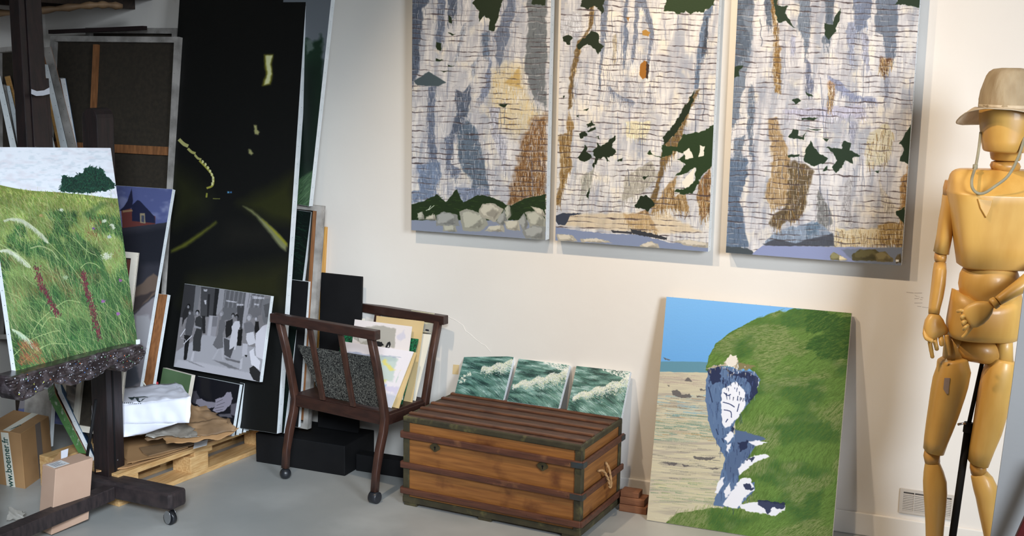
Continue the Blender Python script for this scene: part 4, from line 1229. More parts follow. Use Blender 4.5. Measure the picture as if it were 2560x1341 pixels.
def paint_street(c):
    p = Paint(c, 460, 400, (440, 700, 4.789))
    p.fill((126, 122, 124))
    g = lambda v: (min(255, v * 1.2), min(255, v * 1.18), min(255, v * 1.22))
    for (q, v, a, sf) in [([(60, -20), (300, 40), (240, 430), (120, 450), (40, 450)], 44, 3, 3), ([(235, 70), (300, 75), (245, 430), (200, 430)], 92, 2, 2), ([(300, 75), (480, 90), (470, 450), (290, 440)], 56, 4, 3),
                          ([(380, 170), (410, 170), (390, 440), (370, 440)], 30, 1, 2), ([(470, 90), (520, 100), (480, 440), (440, 430)], 26, 2, 2), ([(520, 100), (600, 110), (570, 320), (500, 420), (478, 415)], 120, 3, 3),
                          ([(585, 110), (850, 140), (830, 280), (640, 480), (540, 480)], 82, 6, 3), ([(600, 240), (730, 262), (720, 275), (598, 258)], 150, 1, 2), ([(725, 285), (810, 290), (806, 315), (726, 308)], 150, 1, 2),
                          ([(735, 310), (820, 310), (790, 610), (730, 560)], 52, 2, 2), ([(840, 140), (910, 150), (850, 460), (800, 600), (790, 560)], 128, 3, 3), ([(905, 150), (1060, 180), (1020, 420), (850, 480)], 88, 5, 3),
                          ([(920, 190), (1060, 210), (1050, 230), (915, 225)], 150, 5, 2), ([(935, 280), (1000, 290), (990, 310), (935, 300)], 150, 2, 2), ([(330, 110), (375, 115), (370, 140), (332, 136)], 140, 4, 2),
                          ([(335, 240), (365, 240), (360, 300), (345, 290)], 150, 4, 2), ([(395, 425), (510, 435), (470, 700), (360, 680)], 118, 1, 2), ([(405, 430), (440, 432), (410, 690), (372, 680)], 138, 1, 2),
                          ([(440, 440), (500, 445), (485, 560), (430, 560)], 96, 1, 2), ([(0, 860), (320, 660), (640, 700), (780, 780), (1090, 830), (1040, 1240), (-40, 1100)], 132, 6, 6),
                          ([(20, 960), (330, 1000), (700, 1080), (1000, 1140), (1000, 1240), (-40, 1090)], 146, 8, 10), ([(80, 950), (200, 990), (340, 1050), (240, 1020)], 96, 5, 6),
                          ([(440, 960), (600, 1000), (780, 1080), (640, 1060)], 92, 5, 6), ([(580, 930), (780, 980), (760, 1000), (600, 960)], 84, 4, 5)]:
        p.poly(q, g(v), a, 16, 1, sf)
    for x in range(600, 1080, 26):
        p.line([(x, 125 + (x - 600) * .1), (x - 30, 330)], 3, g(140 if (x // 26) % 2 else 60), .5)
    people = [
        ([(110, 330), (150, 300), (175, 330), (170, 400), (100, 480), (70, 560), (80, 400)], 34), ([(130, 470), (160, 370), (200, 380), (225, 470), (200, 600), (180, 680), (110, 660), (110, 560)], 66),
        ([(95, 660), (170, 670), (140, 860), (125, 960), (90, 960), (100, 800)], 24), ([(225, 500), (240, 450), (280, 430), (330, 480), (320, 600), (300, 700), (290, 860), (200, 850), (205, 700), (240, 590)], 42),
        ([(215, 545), (300, 570), (295, 590), (215, 575)], 120), ([(310, 430), (350, 430), (350, 640), (320, 640)], 28), ([(200, 860), (222, 860), (200, 980), (170, 970)], 150), ([(228, 865), (245, 865), (245, 990), (228, 985)], 130),
        ([(520, 480), (580, 470), (595, 560), (560, 640), (565, 810), (490, 830), (440, 780), (500, 650)], 84), ([(500, 830), (520, 830), (450, 960), (430, 950)], 140), ([(545, 830), (565, 830), (570, 960), (550, 965)], 140),
        ([(600, 500), (680, 470), (680, 640), (600, 700), (590, 600)], 28), ([(700, 500), (760, 490), (770, 560), (740, 620), (735, 720), (710, 840), (632, 830), (650, 700), (670, 610), (665, 560)], 160),
        ([(655, 840), (675, 840), (690, 940), (650, 945)], 130), ([(745, 600), (800, 590), (780, 790), (730, 790)], 20), ([(570, 700), (640, 720), (640, 840), (700, 800), (650, 940), (580, 900)], 62),
        ([(810, 520), (900, 500), (945, 560), (930, 640), (870, 650), (830, 640)], 90), ([(845, 640), (930, 620), (955, 760), (870, 790), (840, 720)], 165), ([(800, 760), (860, 770), (850, 900), (790, 920)], 150),
        ([(950, 500), (990, 500), (1000, 600), (960, 660), (940, 600)], 24), ([(960, 640), (1030, 560), (1090, 530), (1120, 560), (1050, 960), (960, 920), (950, 760)], 168), ([(880, 860), (930, 820), (940, 900), (1010, 980), (1000, 1080), (900, 1020)], 176),
        ([(1030, 280), (1060, 230), (1120, 220), (1120, 500), (1060, 530), (1035, 460), (1030, 380)], 92), ([(1050, 300), (1120, 280), (1120, 440), (1070, 450)], 70), ([(880, 1060), (930, 1030), (1010, 1110), (1000, 1230), (930, 1200), (885, 1120)], 34),
        ([(770, 960), (800, 930), (790, 1070), (760, 1080)], 150), ([(820, 900), (855, 905), (840, 930)], 20)]
    for q, v in people:
        p.poly(q, g(v), 4, 14, 2, 2)
    for (x, y, rr, v, hv) in ((150, 320, 20, 110, 20), (168, 395, 20, 120, 60), (258, 395, 22, 130, 26), (545, 410, 24, 130, 110), (685, 430, 20, 120, 34), (728, 445, 20, 90, 20), (878, 455, 32, 140, 110), (962, 465, 20, 150, 90)):
        t = np.linspace(0, 2 * math.pi, 12, endpoint=False)
        p.poly(list(zip(x + rr * 1.1 * np.cos(t), y - 8 + rr * 1.3 * np.sin(t))), g(hv), 2, 8, 1, 2)
        p.poly(list(zip(x - 4 + rr * .7 * np.cos(t), y + 4 + rr * np.sin(t))), g(v), 2, 8, 1, 2)
    p.line([(50, 680), (110, 590)], 8, g(170))
    p.line([(90, 770), (190, 670)], 8, g(170))
    p.line([(60, 700), (110, 720), (95, 800)], 5, g(130))
    return p.material('grey_street_picture', .45)


def paint_hands(c):
    p = Paint(c, 300, 320, (440, 880, 3.943))
    p.fill((20, 20, 26))
    g = lambda v: (v, v * .96, v * 1.04)
    p.poly([(230, 250), (330, 260), (350, 480), (250, 440)], g(30), 8, 40, 1, 16)
    p.poly([(130, 380), (200, 390), (240, 470), (200, 520), (130, 480)], g(64), 5, 20, 1, 4)
    p.poly([(200, 470), (250, 460), (300, 490), (390, 500), (400, 540), (330, 560), (250, 545), (195, 515)], g(128), 5, 16, 1, 3)
    p.poly([(385, 470), (470, 440), (500, 400), (540, 395), (560, 460), (540, 520), (470, 590), (400, 600), (360, 580), (390, 530)], g(140), 5, 16, 1, 3)
    for q in ([(300, 490), (390, 498)], [(400, 500), (460, 470)], [(400, 530), (480, 500)], [(380, 560), (470, 540)], [(390, 585), (460, 570)]):
        p.line(q, 4, g(84), .8)
    p.poly([(540, 520), (600, 500), (600, 640), (540, 620)], g(90), 5, 20, 1, 6)
    p.poly([(420, 620), (540, 610), (560, 650), (430, 650)], g(86), 5, 20, 1, 5)
    p.poly([(430, 650), (500, 640), (560, 700), (550, 790), (500, 740)], g(18), 5, 20, 1, 4)
    p.poly([(390, 790), (440, 750), (510, 760), (560, 800), (555, 850), (380, 840)], g(150), 4, 20, 1, 3)
    return p.material('grey_hands_picture', .45)


def paint_watercolour(c):
    p = Paint(c, 300, 260, (720, 740, 4.19))
    p.fill((236, 230, 234))
    p.poly([(640, 590), (760, 600), (900, 620), (1130, 640), (1150, 690), (900, 670), (660, 640)], (150, 160, 184), 14, 40, 1, 10, .8)
    for q, c_ in (([(920, 620), (1160, 650), (1120, 900), (980, 900)], (188, 206, 196)), ([(950, 700), (1020, 720), (1010, 800), (940, 790)], (150, 200, 200)), ([(1040, 660), (1080, 720), (1150, 780), (1100, 790), (1020, 700)], (230, 216, 110)),
                  ([(990, 880), (1080, 890), (1060, 920), (980, 910)], (216, 216, 130)), ([(980, 930), (1070, 935), (1060, 985), (990, 975)], (130, 170, 220)), ([(1060, 950), (1180, 960), (1150, 1040), (1070, 1010)], (210, 204, 226)),
                  ([(1000, 990), (1060, 995), (1050, 1015), (1010, 1010)], (206, 190, 176))):
        p.poly(q, c_, 16, 30, 2, 8, .8)
    return p.material('watercolour_print', .8)


def paint_sketch(c):
    p = Paint(c, 300, 300, (720, 740, 4.19))
    p.fill((230, 222, 220))
    p.poly([(680, 400), (830, 320), (1000, 310), (1130, 350), (1110, 540), (900, 520), (760, 500), (690, 450)], (168, 164, 154), 10, 30, 1, 6, .9)
    p.poly([(700, 420), (800, 360), (900, 370), (830, 460), (760, 490)], (206, 202, 196), 10, 30, 2, 8, .9)
    p.line([(740, 480), (740, 420), (820, 370), (900, 360)], 6, (120, 116, 112), .7)
    p.poly([(900, 495), (930, 470), (980, 480), (1000, 510), (960, 525), (910, 515)], (24, 24, 26), 4, 10, 1, 2)
    p.poly([(1010, 535), (1040, 480), (1065, 470), (1072, 500), (1050, 545)], (30, 30, 32), 3, 10, 1, 2)
    p.poly([(1035, 530), (1050, 500), (1052, 530)], (230, 226, 220), 2, 8, 1, 2)
    p.poly([(1130, 420), (1220, 360), (1230, 440), (1170, 470)], (200, 198, 214), 12, 24, 1, 10, .7)
    return p.material('ink_sketch_print', .8)


def paint_yellow(c):
    p = Paint(c, 160, 140, (720, 740, 4.19))
    p.fill((214, 206, 168))
    p.fill((170, 172, 160), np.clip((vnoise(p.X, p.Y, 60, 50, 1) - .45) * 3, 0, 1), .6)
    p.poly([(1400, 300), (1520, 280), (1520, 390), (1400, 380)], (150, 150, 150), 14, 20, 2, 8, .7)
    p.poly([(1440, 350), (1475, 352), (1475, 370), (1440, 366)], (30, 30, 40), 4, 8, 1, 1)
    return p.material('yellow_drawing', .8)


def lean_of(P, px, yaw):
    """lean of the edge that rises from P at right angles to the board's foot and shows its top at px"""
    y = math.radians(yaw)
    back = np.array([-math.sin(y), math.cos(y), 0])
    d = ray(*px)
    s, a, b = np.linalg.solve(np.array([d, -Z3, -back]).T, np.array(P) - CAM)
    return math.degrees(math.atan2(b, a))


# ================================================================== canvases along the back wall
P = onZ(1617, 1302, 0.001)
canvas('big painting of a green headland over a blue sky and beach, leaning on the floor', 'painting',
       quad_on([(1665.5, 741), (2129.5, 784), (2078, 1373), (1617, 1302)], P, .9, 11), .020, paint_beach, edge=M_CREAM, tacks='RT', step=.05)

# low black plinth that the stacked canvases stand on
tag(box('plinth', -2.83, -2.40, -.2, WY - .001, 0, .128, M_BLACK, bev=.004), 'low black plinth under the canvases behind the print rack', 'plinth')
tag(box('plank', -2.395, -2.02, -.12, -.06, 0, .072, M_BLACK, bev=.003), 'black plank on the floor between the plinth and the trunk', 'plank')

P = onY(776, 1070, -.15)
P[2] = .131
q = quad_on([(700, 503), (796, 517), (776, 1074), (680, 1060)], P, 0, 4.8)
root, c_, n_ = canvas('reversed pale canvas with a bare wooden bar, standing under the tall dark hillside canvas', 'painting', q, .032, None, None, M_DIRTY, tacks='R', back=True, name='reversed_canvas')
uu = (c_[1] - c_[0]) / np.linalg.norm(c_[1] - c_[0])
vv = (c_[0] - c_[3]) / np.linalg.norm(c_[0] - c_[3])
mid = c_[1] - vv * .02 - uu * .033
bar('stretcher_bar', mid - n_ * .012, mid - vv * .88 - n_ * .012, uu * .018, n_ * .016, M_BARWOOD, root)
prism('canvas_back', [p - n_ * .026 for p in c_], -n_ * .002, M_LINEN, root)

P = onY(795, 517, -.1)
canvas('tall dark hillside painting with a grey sky, beside the night road canvas', 'painting',
       quad_on([(690, -80), (811, -64), (795, 517), (683, 501)], P, 0, 3.6), .030, paint_hill_tall, tacks='R', step=.05)

P = onY(790, 1072, -.05)
P[2] = .131
q = quad_on([(735, 557), (800, 567), (778, 1080), (722, 1068)], P, 0, 5.5)
root = thing('wooden_frame', P, 'unpainted ochre wooden frame standing left of the black panel', 'frame')
q = rect_fit(q)
uu = (q[1] - q[0]) / np.linalg.norm(q[1] - q[0])
vv = (q[0] - q[3]) / np.linalg.norm(q[0] - q[3])
nn = np.cross(uu, vv)
wf = .030
for nm, a, b, wv in (('frame_side', q[1] - uu * wf / 2, q[2] - uu * wf / 2, uu * wf), ('frame_side', q[0] + uu * wf / 2, q[3] + uu * wf / 2, uu * wf),
                     ('frame_rail', q[0] - vv * wf / 2 + uu * wf, q[1] - vv * wf / 2 - uu * wf, vv * wf), ('frame_rail', q[3] + vv * wf / 2 + uu * wf, q[2] + vv * wf / 2 - uu * wf, vv * wf)):
    bar(nm, a + nn * -.02, b + nn * -.02, wv, nn * .04, M_OCHRE, root, bev=.001)

P = onY(897, 1083, -.03)
q = quad_on([(806, 684), (903, 691), (897, 1086), (790, 1066)], P, 0, 2)
tag(prism('matt_panel_board', rect_fit(q), -plane_n(0, 2) * .012, M_BLACK, bev=.001), 'plain matt black panel leaning on the white wall behind the print rack', 'panel')

P = onY(722, 1085, -.2)
canvas('dark canvas of night grass with a worn white edge, right of the night road canvas', 'painting',
       quad_on([(668, 515), (765, 530), (722, 1085), (632, 1068)], P, 0, 9.3), .020, paint_dark_grass, tacks='R', step=.04)
P = onY(736, 1060, -.17)
canvas('low dark canvas showing only its white right edge, behind the night grass canvas', 'painting',
       quad_on([(700, 695), (773, 706), (744, 1068), (680, 1058)], P, 0, 6), .018, None, M_BLACK, tacks='R', step=.05)

P = onY(692, 1085, -.3)
a = P + Z3 * 0
tr_ = on_plane((765, 0), P, plane_n(0, lean_of(P, (765, 0), 0)))
vv = tr_ - P
vv *= 1.08
canvas('tall black canvas of a night road with yellow lights and lane lines', 'painting',
       [P + vv - np.array([.62, 0, 0]), P + vv, P, P - np.array([.62, 0, 0])], .036, paint_road, tacks='R', step=.075, tr=.0014)

# grey street picture on top of the stack of canvases
P = onY(643, 958, -.335)
canvas('black and white painting of people in a street, resting on a stack of canvases', 'painting',
       quad_on([(455, 712), (683.5, 738), (643, 958), (440, 915)], P, -3, 12), .020, paint_street, tacks='R', step=.045)
P = onY(581, 1092, -.35)
q = rect_fit(quad_on([(475.5, 937), (597, 961.6), (581, 1092), (459, 1064)], P, -6, 14))
nb = -plane_n(-6, 14)
labs = ['black and white painting of folded hands, front of the stack on the pallet', 'canvas edge second in the stack behind the folded hands', 'canvas edge third in the stack behind the folded hands',
        'canvas edge fourth in the stack behind the folded hands', 'rearmost canvas edge in the stack behind the folded hands']
for i in range(5):
    off = nb * (.0225 * i) + np.array([.004 * (i % 2), 0, 0])
    off[2] += -off[2]
    canvas(labs[i], 'painting', [p + off for p in q], .0185, paint_hands if i == 0 else None, M_BLACK, tacks='R', step=.04, group='stack of small canvases on the pallet', edge=M_WHITE)
P = onY(474, 937, -.4)
canvas('plain green canvas standing left of the folded hands painting', 'painting',
       quad_on([(403, 920), (474, 937), (461, 1068), (389, 1046)], P, -4, 12), .024, None, M_GREENP, edge=M_CREAM, tacks='')

# house painting and its neighbours
P = np.array([-3.17, -.567, .17])
n0 = plane_n(0, 17)
TRp = on_plane((431, 473), P, n0)
vv = TRp - P
vv[0] = 0
BRp = TRp - vv
W_ = np.array([.6, 0, 0])
canvas('painting of a slate-roofed red brick house above pale boulders, leaning behind the easel', 'painting',
       [TRp - W_, TRp, BRp, BRp - W_], .020, paint_house, tacks='R', step=.036)
d = np.array([.02, .055, 0])
vs_ = vv * .56
canvas('reversed canvas with a brown bar, just behind the house painting', 'painting',
       [BRp + d + vs_ - W_, BRp + d + vs_, BRp + d, BRp + d - W_], .02, None, M_BARWOOD, tacks='R', step=.05, name='reversed_canvas')
P = onY(305, 962, -.70)
n0 = plane_n(0, lean_of(P, (341, 632), 0))
TRp = on_plane((341, 632), P, n0)
vv = TRp - P
W2 = np.array([.22, 0, 0])
root, c_, n_ = canvas('small reversed canvas between the meadow painting and the house painting', 'painting', [TRp - W2, TRp, P - vv * .4, P - vv * .4 - W2], .018, None, None, M_CREAM,
                      tacks='R', back=True, name='reversed_canvas')
prism('canvas_back', [p - n_ * .014 for p in c_], -n_ * .002, M_LINEN, root)
bar('stretcher_bar', c_[1] + np.array([-.035, 0, -.03]) - n_ * .006, c_[2] + np.array([-.035, 0, .03]) - n_ * .006, np.array([.022, 0, 0]), n_ * .012, mat('red_brown_bar', (96, 50, 40), rough=.6), root)

# large reversed canvases against the wall
def reversed_big(label, TR, BR, TLx, Y, lean, bars, cross, bw_=1.0):
    """TR, BR: px of the right edge; TLx: px x or world x (negative) of the top left corner"""
    P = onY(*BR, Y)
    n0 = plane_n(0, lean)
    T_ = on_plane(TR, P, n0)
    v0 = (T_ - P) / np.linalg.norm(T_ - P)
    u0 = np.cross(v0, n0)
    u0 = u0 if u0[0] > 0 else -u0
    L_ = .05
    while L_ < 1.3 and (proj(T_ - u0 * L_)[0] > TLx if TLx > -40 else (T_ - u0 * L_)[0] > TLx):
        L_ += .01
    q = [T_ - u0 * L_, T_, P, P - u0 * L_]
    root, c, n = canvas(label, 'painting', q, .03, None, None, M_DIRTY, tacks='', back=True, name='reversed_canvas', fit=False)
    uu = (c[1] - c[0]) / np.linalg.norm(c[1] - c[0])
    vv = (c[0] - c[3]) / np.linalg.norm(c[0] - c[3])
    prism('canvas_back', [c[0] + uu * .004 - vv * .004 - n * .024, c[1] - uu * .004 - vv * .004 - n * .024, c[2] - uu * .004 + vv * .004 - n * .024, c[3] + uu * .004 + vv * .004 - n * .024], -n * .003, M_LINEN, root)
    W, H = np.linalg.norm(c[1] - c[0]), np.linalg.norm(c[0] - c[3])
    for f in bars:
        a = c[0] + uu * W * f - vv * .035
        b = c[3] + uu * W * f + vv * .035
        bar('stretcher_bar', a - n * .012, b - n * .012, uu * .022, n * .018, M_BARWOOD, root)
    for f in cross:
        a = c[0] - vv * H * f + uu * .035
        b = c[1] - vv * H * f - uu * .035
        bar('cross_bar', a - n * .016, b - n * .016, vv * .036, n * .012, M_BARWOOD, root)
    prev = []
    cs = [c[0] + uu * W * (i + .5) / 12 - vv * .018 + n * .0003 for i in range(12)] + [c[1] - vv * H * (i + .5) / 14 - uu * .014 + n * .0003 for i in range(14)]
    blobs('staples', cs, [.0012] * len(cs), M_TACK, root)
    return root


reversed_big('large reversed canvas with two wooden bars, left of the night road canvas', (447, 92), (404, 940), 128, -.27, 7, [.36], [.335])
reversed_big('second large reversed canvas, its top corner showing above the first one', (440, 70), (446, 700), 215, -.04, 1.5, [], [])
reversed_big('reversed canvas at the far left, behind the easel mast', (62, 113), (66, 850), -12, -.42, 8, [], [.16])
a, b = onY(127, 80, -.075), onY(362, 70, -.075)
tag(bar('black_batten', a, b, (0, .03, 0), (0, 0, .017), mat('black_red_paint', (20, 12, 12), (34, 14, 16), .6)), 'thin black batten lying along the top of the reversed canvases', 'batten')

# shelf on the wall, top left
sh = thing('wall_shelf', (-3.8, 0, 1.93), 'dark wooden shelf high in the left corner', 'shelf')
a = onY(356, 8, -.02)
box('shelf_board', -4.1, a[0], -1.02, WY, 1.925, 1.95, M_SHELF, sh, bev=.002)
for x in (-3.62, -4.0):
    box('shelf_bracket', x, x + .03, -.96, WY - .001, 1.885, 1.925, M_SHELF, sh)
kp = smooth_path([onY(x, y, Y) for x, y, Y in ((-20, 33, -.5), (60, 30, -.45), (140, 22, -.4), (215, 14, -.35), (262, 12, -.3), (306, 16, -.25))], 5)
for q_ in kp:
    q_[2] = min(q_[2], 1.885) - 0
tag(tube('kraft_roll', kp, [.022 + .006 * math.sin(i * 1.7) for i in range(len(kp))], M_KRAFTD, n=12, flat=.6), 'roll of brown wrapping paper tucked under the high shelf', 'paper')

# upper canvases seen edge-on behind the easel mast, on a low rack
rk = thing('canvas_rack', (-3.7, -.4, 0), 'dark low rack holding upright canvases behind the easel', 'rack')
ZR = .86
box('rack_board', -4.08, -3.3, -.62, -.27, ZR - .03, ZR, M_SHELF, rk)
for x in (-4.06, -3.34):
    for y in (-.6, -.28):
        box('leg', x, x + .03, y, y + .03, 0, ZR - .03, M_SHELF, rk)
BK = np.array([-.71, .704, 0])


def edge_board(label, t0, t1, b0, b1, Y, face, edge, depth=.22, inner=None, group='canvases standing on the dark rack', ztop=None, cat='painting'):
    """canvas seen end-on: t0,t1 its top edge px, b0,b1 a lower pair px; runs down to height ztop"""
    T0, T1, B0, B1 = (onY(*p, Y) for p in (t0, t1, b0, b1))
    if ztop is not None:
        f = (T0[2] - ztop) / (T0[2] - B0[2])
        B0 = T0 + (B0 - T0) * f
        f = (T1[2] - ztop) / (T1[2] - B1[2])
        B1 = T1 + (B1 - T1) * f
    root = thing('painting', (B0 + B1) / 2, label, cat, group)
    w = T1 - T0
    o = prism('canvas_wrap', [T0, T1, B1, B0], BK * depth, edge, root)
    # painted face on the right-hand side
    nrm = np.cross(BK, (T1 - B1))
    nrm /= np.linalg.norm(nrm)
    if nrm[0] < 0:
        nrm = -nrm
    prism('painted_face', [T1 + nrm * .0002, T1 + BK * depth + nrm * .0002, B1 + BK * depth + nrm * .0002, B1 + nrm * .0002], nrm * .0012, face, root)
    if inner is not None:
        I0, J0 = T0 + (B0 - T0) * .04, B0
        prism('stretcher_bar', [I0 - np.array([.014, 0, 0]), I0, J0, J0 - np.array([.014, 0, 0])], BK * .03, inner, root)
    k = int(np.linalg.norm(T0 - B0) / .045)
    m0, m1 = T0 * .35 + T1 * .65, B0 * .35 + B1 * .65
    blobs('tacks', [m0 + (m1 - m0) * (i + .5) / k - BK * .0004 for i in range(k)], [.0015] * k, M_TACK, root)
    return root


edge_board('tallest canvas edge just right of the easel mast', (106, 119), (127, 117), (167, 364), (190, 364), -.50, M_BARWOOD, M_DIRTY, inner=M_BARWOOD, ztop=ZR)
edge_board('narrow white canvas edge touching the easel mast', (108, 160), (120, 162), (150, 364), (168, 364), -.53, M_BLACK, M_WHITE, inner=M_PINE, ztop=ZR)
edge_board('short canvas edge low against the easel mast', (108, 275), (114, 277), (126, 364), (137, 364), -.58, M_BLACK, M_WHITE, inner=M_PINE, ztop=ZR)
edge_board('blue canvas rightmost of those on the dark rack', (151, 197), (163, 196), (185, 364), (192, 364), -.42, M_BLUEP, M_WHITE, ztop=ZR)
edge_board('leftmost white canvas edge at the frame side of the easel mast', (-12, 188), (1, 190), (24, 362), (40, 362), -.56, M_BLACK, M_WHITE, ztop=ZR)
edge_board('white canvas edge second from the left of the easel mast', (7, 213), (14, 213), (30, 362), (41, 362), -.49, M_BLACK, M_DIRTY, ztop=ZR)
edge_board('white canvas edge third from the left of the easel mast', (15, 215), (24, 215), (44, 362), (59, 362), -.45, M_BLACK, M_WHITE, ztop=ZR)
edge_board('tan wooden board edge leaning left of the easel mast', (12, 193), (25, 190), (54, 362), (67, 362), -.40, M_BARWOOD, M_PINE, ztop=ZR)

# lower left: canvases leaning beside the carton
edge_board('green sided canvas leaning at the lower left behind the easel post', (123, 999), (138, 985), (196, 1133), (216, 1135), -.78, M_BARWOOD, M_GRN2, .16, group='canvases leaning under the easel tray')
edge_board('white edged teal canvas leaning at the lower left behind the easel post', (145, 984), (155, 981), (231, 1158), (240, 1154), -.76, M_BLUEP, M_WHITE, .2, group='canvases leaning under the easel tray')
for i, (x0, x1) in enumerate(((137, 150), (152, 163), (203, 215), (217, 230))):
    edge_board('pale canvas edge under the easel tray, %s' % ('first of four from the left', 'second of four from the left', 'third of four from the left', 'nearest the easel post')[i],
               (x0, 900), (x1, 900), (x0 + 4, 1050), (x1 + 4, 1050), -.55 - .01 * i, M_CREAM, (M_WHITE, M_CREAM)[i % 2], .1, group='canvases under the easel tray')
P = onY(122, 1005, -.6)
canvas('grey reversed canvas lying on edge under the easel tray', 'painting', quad_on([(60, 962), (128, 975), (126, 1120), (60, 1100)], P, -6, 6), .02, None, M_DIRTY, tacks='', name='reversed_canvas')


# ================================================================== pallet
def lineZ(px, z):
    return onZ(px[0], px[1], z)


pa, pb = onZ(430, 1217, 0), onZ(700, 1112, 0)
pe = (pb - pa)[:2]
pe = np.array([pe[0], pe[1], 0]) / np.linalg.norm(pe)
pw = np.array([-pe[1], pe[0], 0])                     # towards the left wall
near = pa - pe * 0.27
far = pb - pe * 0.02
PL = np.linalg.norm(far - near)
pal = thing('pallet', near, 'pale wooden pallet under the canvases and cardboard in the left corner', 'pallet')
PH = .126


def pboard(nm, o, along, across, z0, z1):
    boxf(nm, o + Z3 * z0, along, across, Z3 * (z1 - z0), M_PINEY, pal, bev=.002)


for k in range(4):
    pboard('deck_board', near + pw * (.113 * k), pe * PL, pw * .098, PH - .02, PH)
for k in range(3):
    pboard('stringer_board', near + pe * ((PL - .1) * k / 2), pe * .1, pw * .437, PH - .038, PH - .02)
for k in range(3):
    pboard('bottom_board', near + pw * (.168 * k), pe * PL, pw * .1, 0, .02)
for k, f in enumerate((0, .47, 1)):
    for j in range(3):
        pboard('block', near + pe * ((PL - .1) * f) + pw * (.168 * j), pe * .1, pw * .1, .02, PH - .038)
PT = PH


# ------------------------------------------------------------------ crumpled sheets
def patch(name, cs, m, parent=None, nu=14, nv=8, amp=.006, seed=0, thick=.0015, sc=.06, label=None, edge=0.0, fn=None):
    """cs: 4 world points TL,TR,BR,BL; a creased sheet between them"""
    cs = [np.array(c, float) for c in cs]
    n = np.cross(cs[1] - cs[0], cs[0] - cs[3])
    n /= np.linalg.norm(n)
    vs, fs = [], []
    u, v = np.meshgrid(np.linspace(0, 1, nu + 1), np.linspace(0, 1, nv + 1))
    P = ((cs[0] * (1 - u[..., None]) + cs[1] * u[..., None]) * (1 - v[..., None]) + (cs[3] * (1 - u[..., None]) + cs[2] * u[..., None]) * v[..., None])
    h = (np.abs(vnoise(P[..., 0] + P[..., 2] * .6, P[..., 1] + P[..., 2] * .8, sc, sc, seed, 3) - .5) * 2 - .3) * amp * 2
    P = P + n * h[..., None]
    if edge:
        e = (vnoise(u * 3, v * 3, .5, .5, seed + 1) - .5) * edge * 2
        P = P + (cs[1] - cs[0]) / np.linalg.norm(cs[1] - cs[0]) * (e * (np.abs(u - .5) * 2))[..., None] + (cs[0] - cs[3]) / np.linalg.norm(cs[0] - cs[3]) * (e * (np.abs(v - .5) * 2))[..., None]
    if fn:
        P = fn(P, u, v)
    V = P.reshape(-1, 3)
    w_ = nu + 1
    for j in range(nv):
        for i in range(nu):
            fs.append([j * w_ + i, (j + 1) * w_ + i, (j + 1) * w_ + i + 1, j * w_ + i + 1])
    o = mesh_obj(name, V, fs, m, parent, smooth=True, label=label)
    md = o.modifiers.new('thickness', 'SOLIDIFY')
    md.thickness = thick
    md.offset = 0
    return o


z1 = PT + .004
cb = thing('flattened_cardboard', onZ(420, 1150, z1), 'sheets of flattened brown cardboard lying on the pallet', 'cardboard')
prism('cardboard_sheet', [onZ(x, y, z1 + .001) for x, y in ((236, 1128), (540, 1058), (606, 1084), (318, 1172), (240, 1182))], (0, 0, .006), M_KRAFT, cb)
prism('cardboard_sheet', [onZ(x, y, z1 + .012) for x, y in ((250, 1108), (520, 1036), (560, 1090), (330, 1160))], (0, 0, .005), M_KRAFT, cb)
prism('cardboard_flap', [onZ(x, y, z1 + .024) for x, y in ((348, 1122), (546, 1088), (538, 1100), (372, 1142), (358, 1136))], (0, 0, .004), M_KRAFTD, cb)
prism('cardboard_flap', [onZ(x, y, z1 + .019) for x, y in ((318, 1124), (420, 1096), (470, 1120), (400, 1142), (318, 1160))], (0, 0, .003), M_KRAFT, cb)
tag(prism('address_label', [onZ(x, y, z1 + .0295) for x, y in ((486, 1108), (520, 1100), (517, 1114), (483, 1123))], (0, 0, .0006), M_LABEL),
    'blank white label stuck on the edge of the cardboard on the pallet', 'label')
pp = thing('wrapping_paper', onZ(520, 1060, z1), 'crumpled brown packing paper heaped below the folded hands painting', 'paper')
patch('paper_sheet', [onY(444, 1008, -.52), onY(520, 1018, -.46), onY(580, 1062, -.5), onY(430, 1078, -.62)], M_KRAFTD, pp, 18, 12, .012, 2, edge=.02)
patch('paper_sheet', [onY(380, 1062, -.62), onY(560, 1050, -.56), onY(590, 1080, -.58), onY(360, 1100, -.70)], M_KRAFTD, pp, 20, 10, .010, 4, edge=.02)
patch('paper_sheet', [onY(400, 1088, -.66), onY(598, 1072, -.56), onY(560, 1096, -.60), onY(420, 1112, -.70)], M_KRAFT, pp, 20, 8, .006, 5, edge=.015)
patch('paper_sheet', [onY(540, 1058, -.46), onY(570, 1046, -.44), onY(590, 1072, -.48), onY(552, 1080, -.52)], M_KRAFT, pp, 10, 8, .008, 6, edge=.01)
pw_ = patch('bubble_wrap', [onY(372, 1062, -.64), onY(470, 1058, -.6), onY(500, 1090, -.64), onY(360, 1092, -.72)], M_PLAST, None, 26, 12, .010, 7, edge=.02)
tag(pw_, 'shiny crumpled clear wrap on the cardboard in front of the paper bag', 'plastic')

